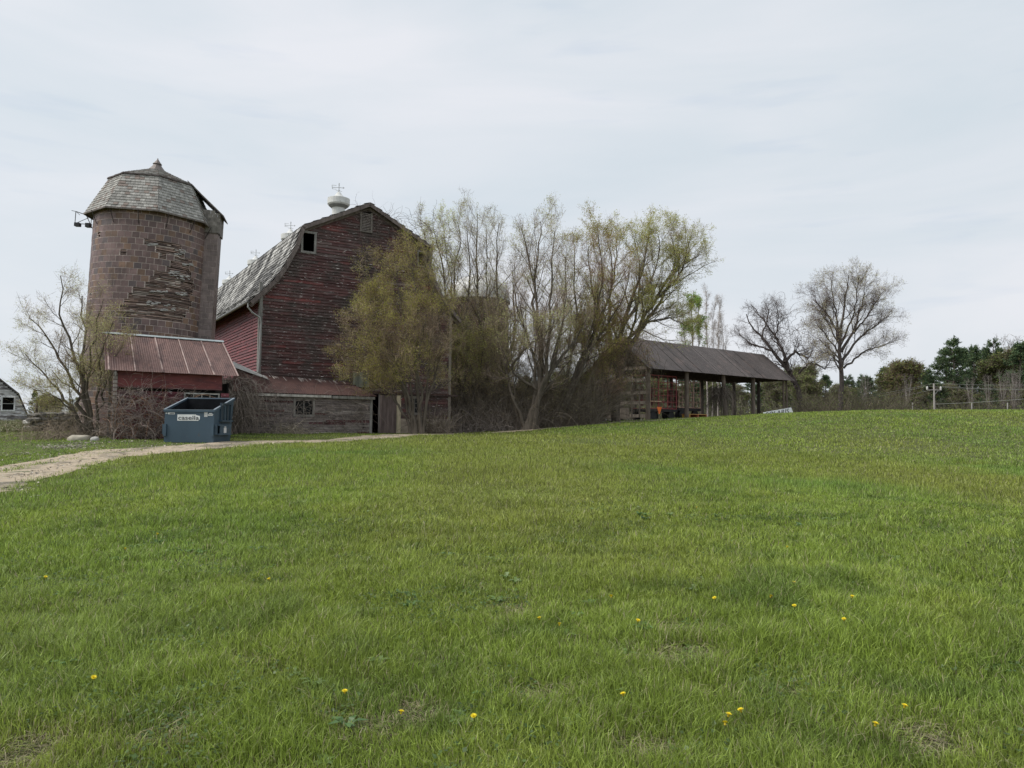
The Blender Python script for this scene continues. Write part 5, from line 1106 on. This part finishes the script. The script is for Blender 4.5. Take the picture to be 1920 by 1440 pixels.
tangle('bare_vines', 'shaggy cascade of dead vines where the shed roof meets the lean-to', 'vine', 1700, lambda r, n: np.stack([B(a, -LD-.3-abs(b), z) for a, b, z in zip(r.normal(-2.35, .75, n), r.normal(0, .4, n), r.uniform(1.7, 3.7, n))]), lambda r, n: U*r.normal(0, .6, (n, 1))-V*r.uniform(0, .4, (n, 1))+Z*r.uniform(-.4, .7, (n, 1)), 1.5, 202, rad=.010, c=A(.27, .225, .19), grav=-.2)
tangle('bare_vines', 'thin bare vines hanging over the grey lean-to wall and window', 'vine', 420, lambda r, n: np.stack([B(a, -LD-.15, z) for a, z in zip(r.uniform(-1.5, 5, n), r.uniform(1.2, 3.1, n))]), lambda r, n: U*r.normal(0, .8, (n, 1))+Z*r.uniform(-.6, .8, (n, 1)), 1.3, 203, rad=.008, c=A(.30, .25, .215), grav=-.1)
tangle('bare_vines', 'wiry bare vines climbing the right side of the barn gable up to the louver', 'vine', 420, lambda r, n: np.stack([B(a, -.12, z) for a, z in zip(r.uniform(5.2, 11.3, n), 14.0-np.abs(r.normal(0, 2.6, n)))]), lambda r, n: U*r.normal(0, .6, (n, 1))-V*.1+Z*r.uniform(-.5, 1, (n, 1)), 1.3, 204, rad=.009, c=A(.19, .15, .135), grav=-.02)
tangle('bare_vines', 'brown thicket of brambles at the foot of the tile silo', 'bramble', 520, lambda r, n: (lambda X, Y_: np.stack([X, Y_, gz(X, Y_)], -1))(SO[0]+r.normal(-2.9, .8, n), SO[1]+2.0+r.normal(0, .9, n)), lambda r, n: np.stack([r.normal(0, .6, n), r.normal(0, .4, n), r.uniform(.5, 1.5, n)], -1), 1.8, 205, rad=.006, c=A(.29, .235, .18), grav=-.09)
tangle('bare_vines', 'tan bleached weeds clumped below the lean-to window', 'weeds', 260, lambda r, n: (lambda P: np.c_[P[:, :2], gz(P[:, 0], P[:, 1])])(np.stack([B(a, -LD-.5-b, 0) for a, b in zip(r.normal(.7, .5, n), r.uniform(0, .5, n))])), lambda r, n: np.stack([r.normal(0, .5, n), r.normal(0, .3, n), r.uniform(.4, 1, n)], -1), 1.0, 206, rad=.009, c=A(.36, .31, .24), grav=-.12)
# vines draped on tree trunk at the pole barn's left end and round a middle post
def around(px, Zd, y0, y1, s):
    def f(r, n):
        yy = r.uniform(y0, y1, n); return np.stack([at(px+0*y, y, Zd)+A(r.normal(0, s), r.normal(0, s), 0) for y in yy])
    return f
tangle('bare_vines', 'hanging mass of dead vines wrapped round the left end of the pole barn', 'vine', 750, lambda r, n: np.stack([at(x, y, z) for x, y, z in zip(r.normal(1172, 27, n), r.uniform(635, 745, n), r.normal(50.5, .7, n))]), lambda r, n: r.normal(0, .6, (n, 3))+A(0, 0, -.2), 1.7, 207, rad=.011, c=A(.17, .145, .11), grav=-.12, lf=(1, .08, OL, .6))
tangle('bare_vines', 'drooping dead grass-like vines around a middle post of the pole barn', 'vine', 420, lambda r, n: np.stack([at(x, y, z) for x, y, z in zip(r.normal(1350, 8, n), r.uniform(728, 745, n), r.normal(58.0, .4, n))]), lambda r, n: r.normal(0, .5, (n, 3))+A(0, 0, .3), 2.0, 208, rad=.013, c=A(.17, .145, .12), grav=-.3)
tangle('bare_vines', 'strands of bare vine hanging from the crooked dark tree', 'vine', 500, lambda r, n: np.stack([at(x, y, 66+z) for x, y, z in zip(r.normal(1462, 30, n), r.normal(640, 28, n), r.normal(0, .8, n))]), lambda r, n: r.normal(0, .6, (n, 3)), 1.6, 209, rad=.013, c=A(.13, .105, .10), grav=-.15)
# undergrowth beneath the tree row
def brush(name, label, n, xr, yr_, Zr, ln, seed, c, rad=.012, lf=None, curl=.11):
    def st_(r, m):
        x = r.uniform(*xr, m); zz = r.uniform(*Zr, m); X = (x-960)/F*zz
        return np.stack([X, zz, gz(X, zz)], -1)
    return tangle(name, label, 'undergrowth', n, st_, lambda r, m: np.stack([r.normal(0, .55, m), r.normal(0, .4, m), r.uniform(.6, 1.7, m)], -1), ln, seed, rad=rad, c=c, curl=curl, grav=-.035, kind='stuff', lf=lf)
brush('undergrowth', 'tangle of brambles and saplings under the tree row beside the barn', 6500, (842, 1125), 0, (46.5, 53), 4.4, 301, A(.19, .16, .125), rad=.008, lf=(2, .07, OL, .5))
brush('undergrowth', 'pale dead brush at the foot of the tree row', 900, (850, 1010), 0, (46, 48), 2.0, 302, A(.30, .26, .23), rad=.010)
brush('undergrowth', 'low brush growing below the budding tree at the gable', 260, (790, 845), 0, (40.5, 43), 1.6, 303, A(.18, .15, .12), lf=(1, .06, YG, .4))
brush('undergrowth', 'dark brush along the far edge of the field', 5200, (880, 1960), 0, (112, 122), 4.6, 304, A(.13, .12, .085), rad=.025, lf=(2, .35, DW, .8))
brush('undergrowth', 'brush round the feet of the two bare trees right of the pole barn', 1500, (1492, 1705), 0, (62, 69), 2.6, 308, A(.16, .14, .10), rad=.010, lf=(2, .14, DW, .7))
brush('undergrowth', 'dry brown brush behind the stone wall at left', 900, (75, 190), 0, (40, 56), 1.5, 305, A(.24, .21, .14), lf=(2, .12, [A(.17, .18, .06), A(.2, .19, .08)], .8))
# climbing rose-like plant with pale hat-shaped fungus of leaves at the foundation
tangle('leafy_bush', 'small dark evergreen bush at the concrete foundation right of the sliding door', 'bush', 160, lambda r, n: np.stack([B(a, -.35, ZB+z) for a, z in zip(r.normal(9.6, .3, n), r.uniform(0, .4, n))]), lambda r, n: r.normal(0, .6, (n, 3))+A(0, -.2, .6), .8, 306, c=A(.1, .09, .06), lf=(5, .10, PN, .9))
# fallen branches pile
tangle('brush_pile', 'heap of dark fallen branches between the tree row and the pole barn', 'brush pile', 160, lambda r, n: (lambda X, Y_: np.stack([X, Y_, gz(X, Y_)+r.uniform(.05, .35, n)], -1))((r.normal(1075, 18, n)-960)/F*49.5, 49.5+r.normal(0, .4, n)), lambda r, n: np.stack([r.normal(0, 1, n), r.normal(0, .3, n), r.normal(.1, .12, n)], -1), 2.2, 307, rad=.03, c=A(.07, .06, .055), grav=-.04, curl=.1, mat_=M_bark)

# ------------------------------------------------------------------ utility poles, wires, stakes
def utility(px, pyt, Y, label, arm=True):
    t = at(px, pyt, Y); g = float(gz(t[0], t[1])); root = thing('utility_pole', (t[0], t[1], g), label, 'utility pole'); b = Buf()
    b.tube([A(t[0], t[1], g-.3), t], [.15, .11], 8, A(.33, .31, .285)); b.build('pole', M_wood, root)
    b = Buf(); ap = t-Z*.9; b.box(ap-A(1.0, .06, .06), A(2.0, 0, 0), A(0, .1, 0), A(0, 0, .12), A(.34, .32, .30)); b.tube([ap+A(.62, -.04, 0), t-Z*1.7], .035, 5, A(.3, .3, .29)); b.build('crossarm', M_wood, root)
    for dx in (-.95, .95): b = Buf(); b.lathe(ap+A(dx, 0, -.02), [(.01, 0), (.12, .02), (.13, .35), (.06, .5), (.01, .52)], 8, A(.55, .54, .52)); b.build('insulator', M_paint, root)
    return t, ap
t, ap = utility(1751, 719, 106, 'pale wooden utility pole with a short crossarm in front of the right-hand woods')
def wire(a, c, sag, label, r=.017):
    s = np.linspace(0, 1, 24)[:, None]; P = a*(1-s)+c*s-Z*(sag*4*s*(1-s)); b = Buf(); b.tube(P, r, 4, A(.30, .31, .28)); b.build('power_line', M_galv, tagd=dict(label=label, category='wire', at=a))
wire(t, at(2150, 711, 112), .5, 'topmost power line running right from the utility pole'); wire(ap+A(.95, 0, .5), at(2150, 719, 112), .6, 'second power line running right from the crossarm')
wire(ap+A(-.95, 0, .5), at(2150, 722, 113), .6, 'third power line running right from the crossarm'); wire(t-Z*2.9, at(2150, 722, 96), .4, 'low slanting cable crossing the woods right of the pole', .025)
wire(t, at(1380, 790, 175)+A(0, 0, 3), 1.0, 'topmost power line descending left from the utility pole'); wire(ap+A(-.95, 0, .5), at(1380, 797, 175)+A(0, 0, 3), 1.0, 'power line descending left from the crossarm end'); wire(ap+A(.95, 0, .5)-A(.3, 0, 0.3), at(1400, 801, 175)+A(0, 0, 3), 1.0, 'lowest power line descending left from the crossarm')
for (px, pt, Y, lab) in ((1711, 755, 90, 'thin pale fence stake left of the utility pole'), (1822, 756, 90, 'thin pale fence stake right of the utility pole'), (1889, 755, 90, 'thin pale fence stake near the right edge')):
    p = at(px, pt, Y); g = float(gz(p[0], p[1])); b = Buf(); b.tube([A(p[0], p[1], g-.2), p], .06, 5, A(.36, .35, .33)); b.build('fence_stake', M_wood, tagd=dict(label=lab, category='stake', group='stakes at the far edge of the field', at=(p[0], p[1], g)))
b = Buf(); p = at(66, 790, 37.2); g = float(gz(p[0], p[1])); b.tube([A(p[0], p[1], g), A(p[0]+.05, p[1], g+1.35)], .06, 6, A(.07, .06, .05)); b.build('fence_stake', M_wood, tagd=dict(label='short dark post standing beside the stone wall', category='stake', at=(p[0], p[1], g)))

# ------------------------------------------------------------------ dandelions
dpix = [(285, 1013), (511, 1105), (168, 1295), (744, 1376), (892, 1374), (1050, 1199), (1149, 1141), (1189, 1186), (1347, 1140), (1439, 1141), (1485, 1113), (1595, 1141), (1585, 1185), (1471, 1041), (1176, 1338), (1358, 1379), (1402, 1370), (1360, 1400), (1687, 1360), (1631, 1397), (1017, 1186), (645, 1330), (1492, 1157), (1301, 960), (235, 1045), (77, 1099)]
wh = {0: 'lone dandelion far up the left slope', 1: 'dandelion in the middle distance left of centre', 2: 'dandelion low near the left edge', 3: 'dandelion at the bottom by the dry straw patch', 4: 'dandelion at the bottom centre-left, right of the straw patch', 15: 'large dandelion, left one of the bright pair at bottom right', 16: 'large bright dandelion, right one of the pair at bottom right', 17: 'half-hidden dandelion just below the bright pair', 18: 'upper of the two dandelions in the bottom right corner', 19: 'lower of the two dandelions in the bottom right corner', 14: 'dandelion near the bottom, left of the bright pair'}
dproto = []
for v_ in range(3):
    r = np.random.default_rng(60+v_); st_, hd = Buf(), Buf(); h = .10; st_.tube([A(0, 0, -.02), A(.004, 0, h*.5), A(0, .004, h)], .0022, 5, A(.14, .18, .06))
    for ring, (n, rad, el) in enumerate(((16, .019, .25), (13, .014, .6), (9, .008, 1.1))):
        a = np.arange(n)*2*math.pi/n+r.random(); d = np.stack([np.cos(a)*math.cos(el), np.sin(a)*math.cos(el), np.full(n, math.sin(el))], -1); e = np.stack([-np.sin(a), np.cos(a), 0*a], -1)
        Vv = np.stack([A(0, 0, h)+e*.001, A(0, 0, h)+d*rad*.6+e*.0035, A(0, 0, h)+d*rad, A(0, 0, h)+d*rad*.6-e*.0035], 1); hd.add(Vv.reshape(-1, 3), np.arange(4*n).reshape(-1, 4), A(.88, .72, .03)*(.9+.1*ring))
    hd.lathe(A(0, 0, h), [(.002, -.012), (.006, -.008), (.006, .0), (.003, .005), (.0005, .006)], 8, A(.55, .42, .03))
    dproto.append((st_, hd))
M_yel = mat('dandelion_yellow', rough=0.6, nscale=(40, 40, 40), namt=.15, trans=.2)
roots = []
for k, (px, py) in enumerate(dpix):
    p = ghit(px, py+6); vi = k % 3
    lab = wh.get(k, 'small yellow dandelion in the grass field on the right half' if px > 960 else 'tiny yellow dandelion in the left half of the field')
    if k < 3:
        o = thing('dandelion', (0, 0, 0), lab, 'dandelion', 'dandelions in the grass'); dproto[vi][0].build('stem', M_leaf, o); dproto[vi][1].build('flower_head', M_yel, o); roots.append(o)
    else:
        o = roots[vi].copy(); col.objects.link(o); o['label'] = lab
        for c in list(roots[vi].children): d = c.copy(); col.objects.link(d); d.parent = o
    sc_ = .92 if p[1] < 5 else .95; o.location = p+A(0, 0, 0); o.scale = (sc_, sc_, sc_*1.25); o.rotation_euler = (random.uniform(.1, .5), random.uniform(-.2, .2), random.uniform(0, 6)); 

# ------------------------------------------------------------------ grass
straw = [ghit(x, y)[:2].tolist()+[s*.7] for x, y, s in ((700, 1360, .28), (760, 1345, .25), (650, 1345, .2), (1275, 1235, .35), (1375, 1340, .45), (60, 1415, .35), (1540, 1330, .35), (1260, 1190, .3), (940, 1150, .35), (190, 1140, .4), (300, 1380, .25), (900, 1420, .2), (1230, 1420, .3), (1740, 1400, .3), (500, 1240, .3), (1000, 1300, .3))]
def grass(rlo, rhi, n, seed, hh, wmul, seg2, power=0.0):
    n = int(n*1.17); r = np.random.default_rng(seed); th = r.uniform(-.92, .82, n); q = r.random(n)
    e = 2-power; rad = (rlo**e+(rhi**e-rlo**e)*q)**(1/e); x, y = rad*np.sin(th), rad*np.cos(th)
    rd = road_d(x, y); keep = (rd > road_hw(x, y)*(.85+.3*r.random(n))) | ((rd < .28) & (vnoise(x, y, .8, 77) > .45) & (r.random(n) < .5))
    by = beyond(x, y)
    keep &= ~(by & (x > -6) & (rd > 2.6+r.random(n)))            # leaf litter under the trees
    du = (x-O[0])*U[0]+(y-O[1])*U[1]; dv = (x-O[0])*V[0]+(y-O[1])*V[1]; keep &= ~((dv > -3.1) & (du > -4) & (du < 12)); keep &= ~(((x-SO[0])*U[0]+(y-SO[1])*U[1] > 0) & ((x-SO[0])*U[0]+(y-SO[1])*U[1] < 4.4) & ((x-SO[0])*V[0]+(y-SO[1])*V[1] > 0))
    lawn = by & (x < -3)
    hN = vnoise(x, y, .55, 71)*.55+vnoise(x, y, 1.7, 72)*.45; hN2 = vnoise(x, y, .16, 73)
    st_m = np.zeros(n)
    for sx_, sy_, s in straw: st_m = np.maximum(st_m, np.exp(-((x-sx_)**2+(y-sy_)**2)/(s*s)*1.2))
    st_m *= np.clip((vnoise(x, y, .22, 76)-.25)*2.2, 0, 1)*(.4+vnoise(x, y, .09, 74))
    keep &= r.random(n) > st_m*.5
    x, y, rad, hN, hN2, st_m, lawn = (a[keep] for a in (x, y, rad, hN, hN2, st_m, lawn)); n = len(x)
    h = hh*(.45+.95*hN)*(.75+.5*hN2)*r.uniform(.5, 1.25, n)*(1-.45*np.clip(st_m, 0, 1)); h = np.where(lawn, h*.55, h)
    g = gz(x, y); az = r.uniform(0, 6.283, n); az = np.where(r.random(n) < .15, vnoise(x, y, .8, 75)*9+r.normal(0, .5, n), az)
    lean = np.abs(r.normal(0, .38, n))+.10; lean = np.where(st_m > .4, lean+.7, lean)
    d = np.stack([np.cos(az), np.sin(az), 0*az], -1); fa = r.uniform(0, 6.283, n); s = np.stack([np.cos(fa), np.sin(fa), 0*fa], -1)
    wd = (.0023*wmul*np.maximum(rad/4.5, .85)**.85*r.uniform(.6, 1.4, n))[:, None]
    b0 = np.stack([x, y, g-.01], -1); m1 = b0+Z*(h*.55)[:, None]+d*(h*lean*.35)[:, None]; tp = b0+Z*(h*np.maximum(1-lean*.35, .3))[:, None]+d*(h*lean*1.15)[:, None]
    # colour: patches of fresh blue-green, olive and yellow-green, a share of straw
    p1 = vnoise(x, y, 3.2, 81); p2 = vnoise(x, y, 1.1, 82); p3 = vnoise(x, y, .35, 83)
    p4 = vnoise(x, y*.35, 5.0, 84)
    c = A(.165, .215, .050)*np.ones((n, 1)); mixv = lambda c, k, w_: c*(1-w_[:, None])+k*w_[:, None]
    c = mixv(c, A(.11, .19, .055), np.clip((p1-.45)*2.2, 0, 1)*.6); c = mixv(c, A(.195, .232, .058), np.clip((p2-.5)*2.5, 0, 1)*.7); c = mixv(c, A(.09, .135, .038), np.clip((.44-p3)*3.5, 0, 1)*.6)
    c = mixv(c, A(.19, .195, .06), np.clip((p4-.5)*3, 0, 1)*.6)
    c *= A(1.54, 1.57, 1.22)*r.uniform(.38, 1.62, (n, 1)); dry = r.random(n) < (.045+.55*np.clip(st_m, 0, 1)); c[dry] = A(.46, .41, .25)*r.uniform(.6, 1.2, (dry.sum(), 1))
    if seg2:
        Vv = np.stack([b0-s*wd, b0+s*wd, m1+s*wd*.85, m1-s*wd*.85, tp], 1).reshape(-1, 3); i = np.arange(n)[:, None]*5
        return Vv, (i+[0, 1, 2, 3], i+[3, 2, 4]), c, n
    Vv = np.stack([b0-s*wd, b0+s*wd, tp], 1).reshape(-1, 3); return Vv, (np.arange(3*n).reshape(-1, 3),), c, n
gb = Buf()
for (rlo, rhi, n, seed, hh, wm, s2, pw) in ((2.0, 7.5, 380000, 401, .125, 1.0, True, .7), (7.5, 14, 280000, 402, .125, 1.05, True, .7), (14, 27, 280000, 403, .12, 1.3, False, .7), (27, 64, 280000, 404, .105, 1.5, False, .8)):
    Vv, Fs, c, n = grass(rlo, rhi, n, seed, hh, wm, s2, pw)
    gb.add(Vv, Fs[0], c)
    if len(Fs) > 1:
        k = gb.f[-1]; off = gb.n-len(Vv); gb.f.append((Fs[1]+off, c, np.zeros(len(Fs[1]), int)))
# broad-leaved rosettes (dandelion, plantain, dock) pushed in among the blades
r = np.random.default_rng(430); nr = 620; th = r.uniform(-.74, .74, nr); rad = 2.4+(r.random(nr)**.8)*9; cx_, cy_ = rad*np.sin(th), rad*np.cos(th); k = (road_d(cx_, cy_) > 1.6) & (vnoise(cx_, cy_, 1.2, 92) > .42); cx_, cy_ = cx_[k], cy_[k]; nr = len(cx_)
m_ = 8; par = np.repeat(np.arange(nr), m_); n = nr*m_; a = np.tile(np.arange(m_)*.785, nr)+r.normal(0, .25, n); ln_ = np.repeat(r.uniform(.035, .10, nr), m_)*r.uniform(.6, 1.15, n); wd_ = (ln_*r.uniform(.14, .24, n))[:, None]
d = np.stack([np.cos(a), np.sin(a), 0*a], -1); e = np.stack([-np.sin(a), np.cos(a), 0*a], -1)*wd_; up = np.repeat(r.uniform(.2, .9, nr), m_)[:, None]*ln_[:, None]; L1 = ln_[:, None]
p0 = np.stack([cx_[par], cy_[par], gz(cx_[par], cy_[par])+.01], -1); p1 = p0+d*L1*.5+Z*up*.8; p2 = p0+d*L1*1.0+Z*up*.75
rc_ = np.repeat(np.array([A(.13, .24, .06), A(.17, .26, .07), A(.10, .19, .06)])[r.integers(0, 3, nr)], m_, 0)*r.uniform(.7, 1.25, (n, 1))
gb.add(np.stack([p0-e*.3, p0+e*.3, p1+e, p1-e, p2+e*.3, p2-e*.3], 1).reshape(-1, 3), np.arange(n)[:, None]*6+np.array([0, 1, 2, 3]), rc_); k = gb.f[-1]; gb.f.append((k[0]*0+(gb.n-6*n)+np.arange(n)[:, None]*6+np.array([3, 2, 4, 5]), rc_, np.zeros(n, int)))
# short dead thatch and clover lying between the blades
r = np.random.default_rng(440); n = 60000; th = r.uniform(-.74, .74, n); rad = 2+(r.random(n)**.7)*9; x, y = rad*np.sin(th), rad*np.cos(th); k = road_d(x, y) > 1.7; x, y = x[k], y[k]; n = len(x)
p = np.stack([x, y, gz(x, y)+r.uniform(.005, .03, n)], -1); a = r.uniform(0, 6.28, n); d = np.stack([np.cos(a), np.sin(a), r.normal(0, .2, n)], -1)*r.uniform(.02, .06, (n, 1)); e = np.stack([-np.sin(a), np.cos(a), 0*a], -1)*.002
gb.add(np.stack([p-e, p+e, p+d], 1).reshape(-1, 3), np.arange(3*n).reshape(-1, 3), A(.30, .24, .15)*r.uniform(.4, 1.2, (n, 1)))
n = 70000; th = r.uniform(-.74, .74, n); rad = 2+(r.random(n)**.7)*10; x, y = rad*np.sin(th), rad*np.cos(th); k = (road_d(x, y) > 1.7) & (vnoise(x, y, .5, 91) > .58); x, y = x[k], y[k]; n = len(x)
p = np.stack([x, y, gz(x, y)+r.uniform(.02, .07, n)], -1); a = r.uniform(0, 6.28, n); d = np.stack([np.cos(a), np.sin(a), r.normal(0, .4, n)], -1)*.011; e = np.cross(d, nrm(r.normal(0, .3, (n, 3))+Z))
gb.add(np.stack([p-d, p-e, p+d, p+e], 1).reshape(-1, 3), np.arange(4*n).reshape(-1, 4), A(.09, .15, .04)*r.uniform(.6, 1.3, (n, 1)))
gb.build('grass', M_grass, tagd=dict(kind='stuff', label='green meadow grass covering the sloping field', category='grass'))
# coarse rank grass on the bank beside the house
def bank(r, m):
    x = r.uniform(-40, 60, m); zz = r.uniform(36, 48, m); X = (x-960)/F*zz; return np.stack([X, zz, gz(X, zz)], -1)
tangle('rank_grass', 'tall pale rank grass on the bank below the white house', 'grass', 5000, bank, lambda r, m: np.stack([r.normal(0, .4, m), r.normal(0, .3, m), np.ones(m)], -1), .34, 450, rad=.010, c=A(.24, .25, .10), grav=-.12, kind='stuff', segs=4, mat_=M_grass)
print('faces', sum(len(m.polygons) for m in bpy.data.meshes))
